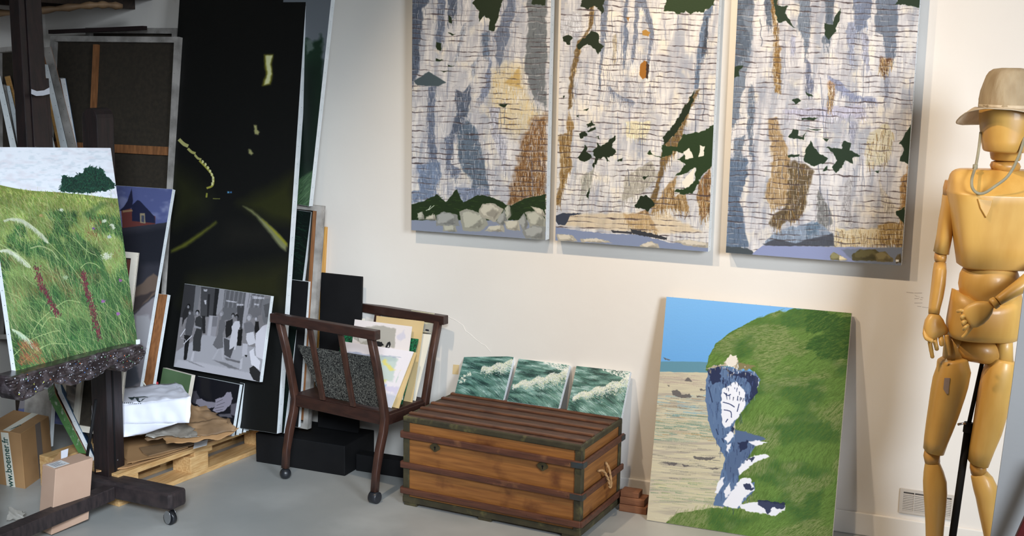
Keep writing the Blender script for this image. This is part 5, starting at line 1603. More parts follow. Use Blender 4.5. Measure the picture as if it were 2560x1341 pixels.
# paper bag
bag = thing('paper_bag', onY(350, 1080, -.7), 'white paper carrier bag lying on its side behind the easel post', 'bag')
TL, TR, BR, BL = onY(229, 1024, -.74), onY(477, 994, -.70), onY(474, 1058, -.72), onY(228, 1061, -.76)
patch('bag_side', [TL, TR, BR, BL], M_PAPER, bag, 24, 8, .006, 1)
B1, B2, B3 = onY(233, 974, -.56), onY(384, 970, -.50), onY(442, 958, -.46)
TM = TL * .4 + TR * .6
front_cs = [B1, B3, TR, TL]
patch('bag_front', front_cs, M_PAPER, bag, 26, 12, .008, 3)
patch('bag_flap', [onY(436, 958, -.46), onY(452, 962, -.47), TR, onY(455, 1000, -.68)], M_PAPER, bag, 6, 8, .005, 2)
patch('bag_bottom', [BL, BR + (BL - BR) * .12, onY(352, 1088, -.73), onY(300, 1094, -.78)], M_PAPER, bag, 20, 6, .004, 5)


def on_bag(u, v, off=.012):
    P = (front_cs[0] * (1 - u) + front_cs[1] * u) * (1 - v) + (front_cs[3] * (1 - u) + front_cs[2] * u) * v
    n = np.cross(front_cs[1] - front_cs[0], front_cs[0] - front_cs[3])
    return P + n / np.linalg.norm(n) * off


nb_ = np.cross(front_cs[1] - front_cs[0], front_cs[0] - front_cs[3])
nb_ /= np.linalg.norm(nb_)
sw = lambda pts: prism('printed_emblem', [onp for onp in [on_plane(((x / 5.157) + 220, (y / 5.157) + 860), on_bag(.5, .5), nb_) for x, y in pts]], -nb_ * .0005, M_INK, bag)
sw([(515, 690), (575, 690), (600, 680), (585, 712), (560, 722)])
sw([(575, 690), (640, 684), (720, 678), (806, 688), (760, 698), (800, 688), (720, 686), (640, 692), (600, 698)])
sw([(612, 700), (650, 698), (660, 716), (645, 728), (682, 742), (660, 752), (635, 738), (625, 720)])
sw([(682, 742), (700, 715), (740, 702), (708, 722), (692, 740)])
txt = []
for i in range(15):
    x = 436 + i * 26
    sw([(x, 752 + (8 if i < 6 else 14) - .02 * abs(x - 600)), (x + 15, 753 + (8 if i < 6 else 14) - .02 * abs(x - 600)), (x + 15, 760 + (8 if i < 6 else 14) - .02 * abs(x - 600)), (x, 759 + (8 if i < 6 else 14) - .02 * abs(x - 600))])
hp = smooth_path([onY(*q, -.49) for q in ((319, 974), (322, 958), (337, 950), (354, 952), (366, 968))], 6)
tube('twine_handle', hp, .0028, M_PAPER2, bag, n=8)
rd = thing('red_gift_bag', onY(360, 975, -.47), 'strip of red paper showing behind the white paper bag', 'bag')
patch('paper_sheet', [onY(326, 954, -.47), onY(396, 955, -.42), onY(398, 985, -.43), onY(324, 990, -.48)], M_RED, rd, 12, 4, .006, 3)

# ================================================================== cartons
def carton(label, name, face, Y, back_px, m, yaw=0, group=None, name2='carton_body'):
    """face: TL,TR,BR,BL px of the face on a vertical plane through TR at depth Y"""
    P = onY(*face[1], Y)
    n = plane_n(yaw, 0)
    c = [on_plane(p, P, n) for p in face]
    d = on_plane(back_px, (0, 0, c[1][2]), Z3) - c[1]
    d[2] = 0
    root = thing(name, (c[2] + c[3]) / 2, label, 'box', group)
    o = prism(name2, c, d, m, root, bev=.002)
    return root, c, d


root, c, d = carton('large brown cardboard carton with a green lettered tape strip, lower left', 'cardboard_carton',
                    [(-40, 1068), (51, 1085), (64, 1236), (-25, 1215)], -.86, (122, 1041), M_KRAFT)
q = [on_plane(p, c[1], plane_n(0, 0)) - np.array([0, .0006, 0]) for p in ((2, 1081), (21, 1083), (41, 1235), (20, 1241))]
prism('tape_strip', q, (0, -.0003, 0), M_PAPER2, root)
top_n = Z3
q2 = [c[0] + (c[1] - c[0]) * f + d * g + Z3 * .0006 for f, g in ((.52, 0), (.70, 0), (.70, 1), (.52, 1))]
prism('tape_strip', q2, (0, 0, .0003), M_PAPER2, root)
# grey band on the right-hand side
sd = [c[1] + d * f for f in (.50, .68)]
dn = (c[2] - c[1])
prism('tape_band', [sd[0] + np.array([.0006, 0, 0]), sd[1] + np.array([.0006, 0, 0]), sd[1] + dn * .98 + np.array([.0006, 0, 0]), sd[0] + dn * .98 + np.array([.0006, 0, 0])], (.0004, 0, 0), M_TAPE, root)


def text_obj(name, body, m, origin, xdir, ydir, size, parent, ext=.0002, sx=1.0):
    cu = bpy.data.curves.new(name, 'FONT')
    cu.body = body
    cu.size = size
    cu.extrude = ext
    cu.offset = size * .012
    cu.materials.append(m)
    t_ = bpy.data.objects.new(name, cu)
    me = bpy.data.meshes.new_from_object(t_)
    bpy.data.objects.remove(t_)
    o = bpy.data.objects.new(name, me)
    COL.objects.link(o)
    X = Vector(xdir).normalized()
    Yv = Vector(ydir).normalized()
    Zv = X.cross(Yv)
    off = root_world(parent)
    M = Matrix(((X.x * sx, Yv.x, Zv.x, origin[0] - off.x), (X.y * sx, Yv.y, Zv.y, origin[1] - off.y), (X.z * sx, Yv.z, Zv.z, origin[2] - off.z), (0, 0, 0, 1)))
    o.parent = parent
    o.matrix_local = M
    return o


up = (q[0] + q[1]) / 2 - (q[2] + q[3]) / 2
L_ = np.linalg.norm(up)
ri = np.cross(up / L_, np.array([0, -1.0, 0]))
wtp = np.linalg.norm(q[1] - q[0])
base_ = (q[2] * .8 + q[3] * .2) + np.array([0, -.0012, 0]) + up * .02
text_obj('lettering', 'www.boesner.fr', M_TEAL, base_, up, -ri if ri[0] > 0 else ri, wtp * 1.15, root, sx=L_ * .93 / (wtp * 1.15 * 6.85))
ct, cr = (c[0] * .39 + c[1] * .61) + Z3 * .0012 + d * .1, d
text_obj('lettering', 'boesner.fr', M_TEAL, ct + (c[1] - c[0]) * .07, d, c[0] - c[1], .016, root)

root, c, d = carton('small pinkish cardboard box with a white address label, behind the easel crossbar', 'cardboard_box',
                    [(139, 1174.5), (233, 1145), (221.6, 1299), (128, 1339)], -1.02, (200, 1133), M_KRAFTP, yaw=78)
nf = plane_n(78, 0)
tl = [c[0] + (c[1] - c[0]) * f + d * g + Z3 * .0008 for f, g in ((.02, .15), (.42, .15), (.42, .8), (.02, .8))]
prism('address_label', tl, (0, 0, .0004), M_LABEL, root)
for i in range(5):
    a = tl[0] + (tl[1] - tl[0]) * .12 + (tl[3] - tl[0]) * (.15 + .16 * i) + Z3 * .0008
    prism('label_print', [a, a + (tl[1] - tl[0]) * (.7 - .1 * (i % 3)), a + (tl[1] - tl[0]) * (.7 - .1 * (i % 3)) + (tl[3] - tl[0]) * .06, a + (tl[3] - tl[0]) * .06], (0, 0, .0002), mat('grey_print', (110, 108, 116), rough=.7), root)
P = onY(150, 1165, -.84)
tag(prism('cardboard_flap_piece', [onY(*p, -.84) for p in ((118, 1168), (152, 1128), (170, 1122), (166, 1160), (130, 1180))], (0, .003, 0), M_KRAFT), 'torn cardboard flap standing between the carton and the small box', 'cardboard')
tag(prism('paper_scrap', [onY(*p, -.842) for p in ((153, 1128), (171, 1122), (169, 1142), (153, 1152))], (0, -.001, 0), M_PAPER), 'small white paper scrap on the torn cardboard flap', 'paper')
o = patch('plastic_bag', [onZ(20, 1268, .05), onZ(62, 1278, .04), onZ(56, 1300, .012), onZ(16, 1300, .012)], M_PLAST, None, 16, 10, .012, 3, edge=.01)
tag(o, 'small crumpled clear plastic bag on the floor below the large carton', 'plastic')
o = patch('plastic_wrap', [onY(165, 962, -.70), onY(232, 968, -.62), onY(228, 1052, -.66), onY(176, 1060, -.72)], M_PLAST, None, 16, 18, .02, 9, edge=.015)
tag(o, 'cloudy plastic wrap hanging behind the easel tray, left of the post', 'plastic')

# ================================================================== easel with the meadow painting
XP = -2.80
ev = ray(2500, 386)
ev /= np.linalg.norm(ev)
BRc = onX(345, 862, XP)
TRc = on_plane((277, 370), BRc, ev)
wd = .574
c = [TRc - ev * wd, TRc, BRc, BRc - ev * wd]
canvas('painting of a grassy meadow with a dark clump of trees, on the studio easel', 'painting', c, .018, paint_meadow, tacks='L', step=.045, tr=.0016, fit=False)
pn_ = np.cross(c[1] - c[0], c[0] - c[3])
pn_ /= np.linalg.norm(pn_)
eyaw = math.atan2(ev[1], ev[0])
eh = np.array([math.sin(math.radians(3)), math.cos(math.radians(3)), 0])     # along the crossbar
ef = np.array([math.cos(math.radians(3)), -math.sin(math.radians(3)), 0])    # easel front
pb_ = onZ(254, 1200, .1)
es = thing('easel', (pb_[0], pb_[1], 0), 'large dark wooden studio easel crusted with paint, at the left', 'easel')
# right post with rounded top
tp = on_plane((222, 270), pb_, np.array([0, 1.0, 0]))
ax = tp - pb_
axn = ax / np.linalg.norm(ax)
hw = .036
prof = []
for s in (-1, 1):
    prof.append(pb_ + ef * hw * s)
top = []
for i in range(9):
    a = math.pi * i / 8
    top.append(tp - axn * hw + ef * hw * math.cos(a) + axn * hw * math.sin(a))
o = prism('post', [prof[0], prof[1]] + top, eh * .085, M_EASEL, es, bev=.003)
bar('post_groove', pb_ + ef * (hw + .0005) + eh * .035 + axn * .0, pb_ + ef * (hw + .0005) + eh * .035 + axn * .62, eh * .008, ef * .002, M_BLACK, es)
pl_ = pb_ - eh * .62
prism('post', [p - eh * .62 for p in ([prof[0], prof[1]] + top)], eh * .085, M_EASEL, es, bev=.003)
# mast
mb, mt = onX(98, 372, -2.95), onX(72, -70, -3.06)
mdir = (mt - mb) / np.linalg.norm(mt - mb)
mb2 = mb - mdir * .62
nf_ = np.cross(eh, mdir)
nf_ = nf_ if nf_[0] > 0 else -nf_
bar('mast', mb2, mt, eh * .066, nf_ * .03, M_EASEL, es, bev=.002)
bar('mast_rail', mb2 - eh * .047 - nf_ * .012, mt - eh * .047 - nf_ * .012, eh * .026, nf_ * .045, M_EASEL, es, bev=.002)
bar('mast_rail', mb2 + eh * .045 - nf_ * .012, mb + eh * .040 + mdir * .235 - nf_ * .012, eh * .02, nf_ * .045, M_EASEL, es, bev=.002)
sm = [onX(x, y, -2.965) + nf_ * .022 for x, y in ((66, 226), (80, 231), (98, 229), (111, 222), (112, 238), (96, 242), (78, 243), (66, 238))]
prism('paint_smear', sm, nf_ * .0012, DAB[0], es)
# tray
TX = XP + .05
out = [(26, 944), (120, 918), (230, 889), (345, 862), (360, 864), (361, 896), (348, 908), (322, 924), (318, 932), (306, 930), (297, 922), (289, 912), (266, 925), (244, 944), (227, 952), (206, 954), (200, 960), (180, 966), (164, 961), (136, 958),
       (110, 972), (92, 986), (78, 996), (60, 1004), (44, 1001), (31, 987), (26, 968)]
tray = prism('tray', [onX(x, y, TX) for x, y in out], (-.07, 0, 0), M_ENC, es, bev=.006)
boxf('tray_back', onX(22, 950, TX - .07) - ev * .35, ev * .36, (-.03, 0, 0), Z3 * -.045, M_EASELT, es, bev=.003)
random.seed(3)
dabs_c = {i: [] for i in range(len(DAB))}
O2 = np.array([onX(x, y, TX)[1:] for x, y in out])


def inside(py, pz):
    r_ = False
    for i in range(len(O2)):
        (ay, az), (by, bz) = O2[i], O2[(i + 1) % len(O2)]
        if (az > pz) != (bz > pz) and py < (by - ay) * (pz - az) / (bz - az) + ay:
            r_ = not r_
    return r_


lumps = []
for _ in range(2600):
    y, z = random.uniform(O2[:, 0].min(), O2[:, 0].max()), random.uniform(O2[:, 1].min(), O2[:, 1].max())
    if inside(y, z) and inside(y, z - .006) and inside(y, z + .004):
        if len(lumps) < 90:
            lumps.append((y, z))
        else:
            i = random.choice((0, 0, 0, 1, 2, 3, 4, 4, 4, 4, 5))
            dabs_c[i].append(np.array([TX + .001, y, z]))


def ell(name, cs, rs, m, parent):
    vs, fs = [], []
    for c_, (rx, ry, rz) in zip(cs, rs):
        k = len(vs)
        for j in range(5):
            th = math.pi * j / 4
            for i in range(8):
                ph = 2 * math.pi * i / 8
                vs.append((c_[0] + rx * math.sin(th) * math.cos(ph), c_[1] + ry * math.sin(th) * math.sin(ph), c_[2] + rz * math.cos(th)))
        for j in range(4):
            for i in range(8):
                fs.append([k + j * 8 + i, k + (j + 1) * 8 + i, k + (j + 1) * 8 + (i + 1) % 8, k + j * 8 + (i + 1) % 8])
    o = mesh_obj(name, vs, fs, m, parent, smooth=True)
    o['kind'] = 'stuff'
    return o


ell('paint_crust', [(TX - .002, y, z) for y, z in lumps], [(random.uniform(.004, .012), random.uniform(.01, .03), random.uniform(.005, .013)) for _ in lumps], M_ENC, tray)
for i, m in enumerate(DAB):
    cs = dabs_c[i][:(46, 10, 12, 8, 70, 5)[i]]
    if cs:
        ell('paint_drops', [q_ + np.array([random.uniform(0, .010), 0, 0]) for q_ in cs], [(random.uniform(.0008, .002), random.uniform(.0008, .0034), random.uniform(.0008, .003)) for _ in cs], m, tray)
q = onX(345, 855, TX - .01)
box('clip', q[0] - .004, q[0] + .004, q[1] - .006, q[1] + .006, q[2] - .008, q[2] + .008, M_WHITE, es)
# runners, crossbar, castors
pN = onZ(425, 1236, .118)
for k, off in enumerate((0, -.62 - .02)):
    o = pN + eh * off
    o = np.array([o[0], o[1], .05])
    nm = 'runner'
    a = [o + ef * 0, o + ef * 0 + eh * .09]
    b = boxf(nm, o - ef * .62, ef * .62, eh * .09, Z3 * .066, M_EASELT, es, bev=.012)
xo = onZ(265, 1216, .112)
a = np.array([xo[0], pN[1], .08]) + np.array([-.0, 0, 0])
bar('crossbar', a + Z3 * .002, a + Z3 * .002 - eh * .60, ef * .055, Z3 * .05, M_EASELT, es, bev=.003)


def castor(P, parent, r=.024, dirv=(1, 0, 0)):
    d_ = np.array(dirv, float)
    s_ = np.array([-d_[1], d_[0], 0])
    P = np.array(P, float)
    w_ = loft('castor_wheel', [(P + s_ * t + Z3 * r, d_ * rr, Z3 * rr, 2) for t, rr in ((-.010, r * .8), (-.008, r), (.008, r), (.010, r * .8))], M_RUBBER, parent, 20)
    for t in (-.0145, .0145):
        loft('castor_fork', [(P + s_ * (t + e_) + Z3 * (r * 1.25), d_ * r * .62, Z3 * r * 1.0, 2) for e_ in (-.0012, .0012)], M_CHROME, w_, 16)
    return w_


cw = onZ(426, 1312, 0)
castor((cw[0], cw[1], 0), es, .025, ef)
castor((cw - eh * .64), es, .025, ef)
castor((cw - ef * .52), es, .025, ef)
castor((cw - ef * .52 - eh * .64), es, .025, ef)
tag(tube('hanging_rod', [onY(240, 1000, -.98), onY(228, 1080, -1.0), onY(218, 1140, -1.02)], .006, M_BLACK, n=8), 'thin dark rod hanging left of the easel post', 'rod')

# ================================================================== print rack
Lc, Rc = np.array([-2.601, -.329, 0]), np.array([-2.143, -.417, 0])
ru = (Rc - Lc)
RL = np.linalg.norm(ru)
ru /= RL
rv = np.array([-ru[1], ru[0], 0])
R_ = lambda u, v, z: Lc + ru * u + rv * v + Z3 * z
pr = thing('print_rack', Lc + ru * RL / 2 + rv * .19, 'dark walnut V-shaped print rack on castors, left of the trunk', 'rack')
LW = .034
for u in (0, RL):
    for side in (0, 1):
        if side == 0:
            pts = [(0.0, .046), (.008, .12), (.028, .20), (.052, .27), (.062, .325), (.045, .40), (.018, .52), (-.022, .66)]
        else:
            pts = [(.372, .046), (.362, .12), (.344, .20), (.322, .27), (.314, .325), (.332, .40), (.362, .52), (.402, .65)]
        rings = []
        for i, (v, z) in enumerate(pts):
            t = .026 if i < 2 else .032 if i < 5 else .028
            dz = (pts[min(i + 1, len(pts) - 1)][0] - pts[max(i - 1, 0)][0], pts[min(i + 1, len(pts) - 1)][1] - pts[max(i - 1, 0)][1])
            L_ = math.hypot(*dz)
            nrm_ = rv * (dz[1] / L_) - Z3 * (dz[0] / L_)
            rings.append((R_(u, v, z), ru * .0135, nrm_ * t / 2, 6))
        loft('leg', rings, M_RACK, pr, 16)
for v, z, nm in ((-.024, .668, 'top_rail'), (.404, .655, 'top_rail')):
    bar(nm, R_(-.035, v, z), R_(RL + .035, v, z), rv * .034, Z3 * .036, M_RACKX, pr, bev=.003)
for v in (.062, .316):
    bar('shelf_rail', R_(.012, v, .318), R_(RL - .012, v, .318), rv * .024, Z3 * .046, M_RACKX, pr, bev=.002)
for u in (0.0, RL):
    bar('shelf_rail', R_(u, .07, .314), R_(u, .308, .314), ru * .022, Z3 * .04, M_RACKX, pr, bev=.002)
boxf('shelf_board', R_(-.004, .06, .332), ru * (RL + .008), rv * .26, Z3 * .012, M_RACKX, pr, bev=.002)
for u in (.155, .312):
    bar('slat', R_(u, .056, .344), R_(u - 0, -.018, .655), ru * .024, rv * .012, M_RACK, pr, bev=.002)
    bar('slat', R_(u, .322, .344), R_(u, .397, .642), ru * .024, rv * .012, M_RACK, pr, bev=.002)
for k, (u, v) in enumerate(((0, 0), (RL, 0), (0, .372), (RL, .372))):
    r = .023
    P = R_(u, v, r)
    if k != 1:
        loft('castor', [(P + Z3 * (r * math.cos(t)), ru * max(.0008, r * math.sin(t)), rv * max(.0008, r * math.sin(t)), 2) for t in np.linspace(math.pi - .02, .02, 11)], M_RUBBER, pr, 18)
    else:
        castor_w = loft('castor', [(P + ru * t, rv * rr, Z3 * rr, 2) for t, rr in ((-.019, r * .8), (-.016, r), (.016, r), (.019, r * .8))], M_RUBBER, pr, 20)
ryaw = math.degrees(math.atan2(ru[1], ru[0]))


def sheet(name, label, cat, px, v, m, lean=None, t=.003, paint=None, group='prints and boards in the rack', clampz=True):
    """px: TL,TR,BR,BL; stands on the rack's shelf at depth v"""
    P = R_(0, v, .345)
    n0 = plane_n(ryaw, 0)
    B = on_plane(px[2], P, n0)
    if lean is None:
        lean = lean_of(B, px[1], ryaw)
    n = plane_n(ryaw, lean)
    q = [on_plane(p, B, n) for p in px]
    for p_ in q:
        if clampz and p_[2] < .345:
            p_[2] = .345
    mm = paint(q) if paint else m
    root = thing(name, (q[2] + q[3]) / 2, label, cat, group)
    o = prism('sheet', q, -n * t, m, root)
    if paint:
        qq = [p_ + n * .0004 for p_ in q]
        prism('printed_face', qq, -n * .0003, mm, root, uv=UVQ if len(px) == 4 else None)
    return root


sheet('marbled_board', 'black and white marbled board behind the front slats of the print rack', 'board', [(743, 864), (930, 894), (946, 1020), (803, 990)], .085, M_GRANI, lean=-12, t=.006)
sheet('print', 'pale watercolour print with yellow and green washes, front of the print rack', 'print', [(850, 853), (1034, 880), (978, 1026), (880, 1002)], .125, M_PAPER2, paint=paint_watercolour)
LW = lean_of(on_plane((978, 1026), R_(0, .125, .345), plane_n(ryaw, 0)), (1034, 880), ryaw)
sheet('mount_board', 'tan mount board directly behind the watercolour print', 'board', [(868, 857), (1041, 882), (996, 1026), (895, 1004)], .137, M_TAN, t=.004, lean=LW)
sheet('print', 'white print with a grey ink wash and two black strokes, in the print rack', 'print', [(887, 799), (1030, 817), (1006, 1000), (866, 990)], .165, M_PAPER2, paint=paint_sketch, lean=LW)
sheet('marbled_board', 'green and black marbled board in the middle of the print rack', 'board', [(850, 826), (1045, 848), (1004, 1020), (846, 990)], .19, M_GREENM, t=.006, lean=29)
sheet('card', 'off-white sheet behind the ink wash print, at the left of the print rack', 'card', [(857, 792), (912, 797), (898, 990), (850, 985)], .21, M_PAPER2, lean=27)
sheet('card', 'wide tan card standing behind the ink wash print', 'card', [(941, 790), (1060, 804), (1030, 1010), (925, 995)], .235, M_TAN, lean=25)
sheet('card', 'tall white card at the right end of the print rack', 'card', [(1000, 828), (1078, 837), (1038, 1020), (985, 1012)], .262, M_PAPER2, lean=22)
P = R_(0, .382, .6)
nr = plane_n(ryaw, 12)
q = [on_plane(p, P, nr) for p in ((1028, 776), (1086, 784), (1079, 834), (1018, 826))]
root = thing('drawing', (q[2] + q[3]) / 2, 'yellowish drawing hung over the back rail of the print rack', 'drawing')
prism('sheet', q, -nr * .0015, M_PAPER2, root)
prism('printed_face', [p_ + nr * .0004 for p_ in q], -nr * .0003, paint_yellow(q), root, uv=UVQ)

# ================================================================== trunk
th = math.radians(-4.15)
TT, TD = np.array([math.cos(th), math.sin(th), 0]), np.array([-math.sin(th), math.cos(th), 0])
TO = onZ(1008, 1262, 0)
TW, TDp, THh = .735, .385, .350
tk = thing('trunk', TO + TT * TW / 2 + TD * TDp / 2, 'old orange wooden trunk with dark slats and a rope handle', 'trunk')
B_ = lambda a, b, z: TO + TT * a + TD * b + Z3 * z


def tb(nm, a0, a1, b0, b1, z0, z1, m, parent=None, bev=.0015, label=None):
    return boxf(nm, B_(a0, b0, z0), TT * (a1 - a0), TD * (b1 - b0), Z3 * (z1 - z0), m, parent or tk, bev, label)


body = tb('body', .004, TW - .004, .004, TDp - .004, .016, .272, M_TRF)
lid = tb('lid', .004, TW - .004, .004, TDp - .004, .274, THh - .004, M_TRF)
# canvas skin on the lid
tb('lid_top', .006, TW - .006, .006, TDp - .006, THh - .004, THh, M_TRL, bev=.004)
for b0 in (.030, .112, .194, .276, .352):
    tb('lid_slat', .004, TW - .006, b0, b0 + .019, THh, THh + .009, M_TRS, bev=.003)
# dark green edging
ew = .026
for (a0, a1, b0, b1) in ((0, ew, -.001, .004), (TW - ew, TW, -.001, .004), (TW - .004, TW + .001, 0, ew), (TW - .004, TW + .001, TDp - ew, TDp), (0, ew, TDp - .004, TDp + .001), (-.001, .004, 0, ew), (-.001, .004, TDp - ew, TDp)):
    tb('corner_trim', a0, a1, b0, b1, .014, THh - .012, M_TRE)
for (a0, a1, b0, b1) in ((-.002, TW + .002, -.003, .010), (-.002, TW + .002, TDp - .010, TDp + .002), (TW - .010, TW + .002, .010, TDp - .010), (-.002, .010, .010, TDp - .010)):
    tb('lid_edging', a0, a1, b0, b1, THh - .022, THh + .002, M_TRE, bev=.005)
    tb('base_edging', a0, a1, b0, b1, .012, .036, M_TRE, bev=.003)
# wooden bands
for z0, hh in ((.268, .026), (.150, .024), (.048, .024)):
    tb('band', -.008, TW + .006, -.013, -.001, z0, z0 + hh, M_TRB, bev=.004)
    tb('band', TW + .001, TW + .012, -.006, TDp + .006, z0, z0 + hh, M_TRB, bev=.004)
    tb('band', -.012, -.001, -.006, TDp + .006, z0, z0 + hh, M_TRB, bev=.004)
for z0 in (.270, .152):
    tb('corner_clip', TW - .036, TW + .0125, -.0145, -.013, z0, z0 + .02, M_BLUEM, bev=0)
    tb('corner_clip', TW + .012, TW + .0135, -.0145, .02, z0, z0 + .02, M_BLUEM, bev=0)
tb('corner_clip', TW + .012, TW + .0135, TDp - .03, TDp + .007, .270, .290, M_BLUEM, bev=0)
for a0 in (.004, .325, TW - .07):
    for b0 in (.0, TDp - .06):
        tb('foot', a0, a0 + .055, b0, b0 + .05, 0, .016, M_TRE)
# locks
for px in ((1088, 1119), (1357, 1166)):
    P = on_plane(px, B_(0, -.001, 0), TD)
    r = .0185
    ring = [P + TT * (r * 1.0 * math.cos(t) * (1 + .18 * math.cos(2 * t))) + Z3 * (r * .9 * math.sin(t) * (1 + .1 * math.cos(4 * t))) for t in np.linspace(0, 2 * math.pi, 24, endpoint=False)]
    lk = prism('lock_plate', ring, -TD * .0025, M_BRASS, tk, bev=.0008)
    kc = P - TD * .0027
    loft('keyhole', [(kc, TT * .004, Z3 * .004, 2), (kc - TD * .0008, TT * .004, Z3 * .004, 2)], M_BLACK, lk, 12)
    bar('keyhole', kc + Z3 * -.001, kc + Z3 * -.011, TT * .003, TD * .0016, M_BLACK, lk)
    cs = [P + TT * sx * .014 + Z3 * sz * .008 - TD * .0028 for sx in (-1, 1) for sz in (-1, 1)]
    o = blobs('screws', cs, [.0015] * 4, M_BRASS, lk)
# rope handle on the right-hand end
rp = [B_(TW + .003, .150, .215), B_(TW + .018, .165, .212), B_(TW + .026, .195, .172), B_(TW + .026, .215, .135), B_(TW + .026, .225, .150), B_(TW + .018, .222, .200), B_(TW + .003, .222, .225)]
pp_ = smooth_path(rp, 8)
hd = tube('rope_handle', pp_, .0042, M_ROPE, tk, n=8)
strands = []
for ph in (0, math.pi):
    tw = []
    for i, p_ in enumerate(pp_):
        a_ = i * .9 + ph
        tw.append(p_ + np.array([.0026 * math.cos(a_), .0026 * math.sin(a_), .0018 * math.sin(a_)]))
    tube('rope_strand', tw, .0030, M_ROPE, hd, n=6)
# nail heads on the bands
cs = []
for z0 in (.281, .162, .060):
    for i in range(9):
        cs.append(B_(.05 + i * .08, -.0135, z0))
o = blobs('nails', cs, [.0016] * len(cs), M_BRASS, tk)

# wave pictures standing on the trunk
zl = THh + .0105
for i, (tl, tr2, br2, bl2, lab) in enumerate((((1164, 878.2), (1285, 894), (1257.5, 1000.5), (1136, 985.5), 'leftmost small wave painting on the trunk, with a curl of foam at its left edge'),
                                             ((1297, 897.5), (1424.5, 912.8), (1395.5, 1022.5), (1267, 1003), 'middle small wave painting on the trunk, a broad band of white foam across it'),
                                             ((1443, 915.7), (1577, 929.6), (1551.5, 1044.8), (1415, 1026.5), 'rightmost small wave painting on the trunk, foam rising to its top right corner'))):
    P = onZ(br2[0], br2[1], zl)
    ln = lean_of(P, tr2, -4.15)
    canvas(lab, 'painting', quad_on([tl, tr2, br2, bl2], P, -4.15, ln), .018, paint_wave(i), tacks='R', step=.032, group='small wave paintings on the trunk')

# timber offcuts behind the trunk
wb = ['bottom wooden batten on the floor right of the trunk', 'middle wooden batten right of the trunk', 'short top wooden batten right of the trunk']
M_OFF = mat('reddish_batten', (136, 90, 60), (112, 70, 46), .7, 5, (2, 14, 14), bump=.15)
for i, (x0, x1, y0, y1, z0, z1_) in enumerate(((-1.262, -1.155, -.10, -.03, 0, .028), (-1.262, -1.165, -.095, -.028, .0285, .056), (-1.262, -1.19, -.09, -.035, .0565, .078))):
    tag(box('batten', x0, x1, y0, y1, z0, z1_, M_OFF, bev=.002), wb[i], 'batten', 'battens between the trunk and the headland painting')


# ================================================================== artist's mannequin
YM = -.42
PXM = 1.0 / np.linalg.norm(proj(np.array([.0, YM, 1.0])) - proj(np.array([.1, YM, 1.0]))) * .1      # metres per pixel there
MW = np.array([math.cos(math.radians(18)), math.sin(math.radians(18)), 0])                            # mannequin's left-right axis
MDp = np.array([-MW[1], MW[0], 0])
mq = thing('mannequin', (-.03, YM, 0), 'life-size jointed wooden mannequin standing at the right wearing a beige hat', 'mannequin')


def limb(name, rings, m=M_MANW, parent=mq, n=24, e=2.3, label=None, level=None):
    """rings: (px, py, half width px, depth radius m, Y offset)"""
    cs = [onY(r[0], r[1], YM + (r[4] if len(r) > 4 else 0)) for r in rings]
    out = []
    for i, r in enumerate(rings):
        t = cs[min(i + 1, len(cs) - 1)] - cs[max(i - 1, 0)]
        t /= np.linalg.norm(t)
        if level if level is not None else name in ('torso', 'pelvis', 'abdomen', 'neck', 'head', 'crown', 'hat_band'):
            t = np.array([0, 0, 1.0 if t[2] > 0 else -1.0])
        A = MW - t * (MW @ t)
        A /= np.linalg.norm(A)
        Bv = np.cross(t, A)
        hw_ = r[2] * PXM
        # the ring is seen at an angle: keep its outline at the measured half width
        dp = r[3]
        vA = abs(A @ RM[0])
        vB = abs(Bv @ RM[0])
        k = math.sqrt(max(hw_ ** 2 - (dp * vB) ** 2, (hw_ * .45) ** 2)) / max(vA, .5)
        out.append((cs[i], A * k, Bv * dp, r[5] if len(r) > 5 else e))
    return loft(name, out, m, parent, n, label)


def dome(rings, top=True, bot=True, k=3):
    """rounds the ends of a limb by adding shrinking rings"""
    out = list(rings)

    def cap(a, b):
        res = []
        for i in range(1, k + 1):
            f = i / k
            s = math.sqrt(max(0, 1 - (f * .97) ** 2))
            L = a[2] * .35
            dx, dy = a[0] - b[0], a[1] - b[1]
            d_ = math.hypot(dx, dy) + 1e-6
            res.append((a[0] + dx / d_ * L * f, a[1] + dy / d_ * L * f, a[2] * s, a[3] * s) + tuple(a[4:]))
        return res
    if top:
        out = cap(out[0], out[1])[::-1] + out
    if bot:
        out = out + cap(out[-1], out[-2])
    return out


# torso: sloping shoulder plate over a tapering block
torso = limb('torso', [(2489, 669, 90, .066, 0, 3.6), (2489, 664, 97, .076, 0, 3.6), (2492, 610, 107, .084, 0, 3.6), (2497, 550, 121, .092, 0, 3.6), (2502, 505, 133, .098, 0, 3.6), (2504, 486, 137, .100, 0, 3.6), (2504, 482, 137.5, .099, 0, 3.6),
                       (2505, 478, 137.5, .094, .003, 3.6), (2505, 458, 137, .074, .010, 3.4), (2506, 440, 135, .056, .016, 3.2), (2507, 432, 131, .048, .018, 3), (2508, 427, 124, .042, .02, 3), (2508, 424, 114, .036, .02, 3)], n=48)
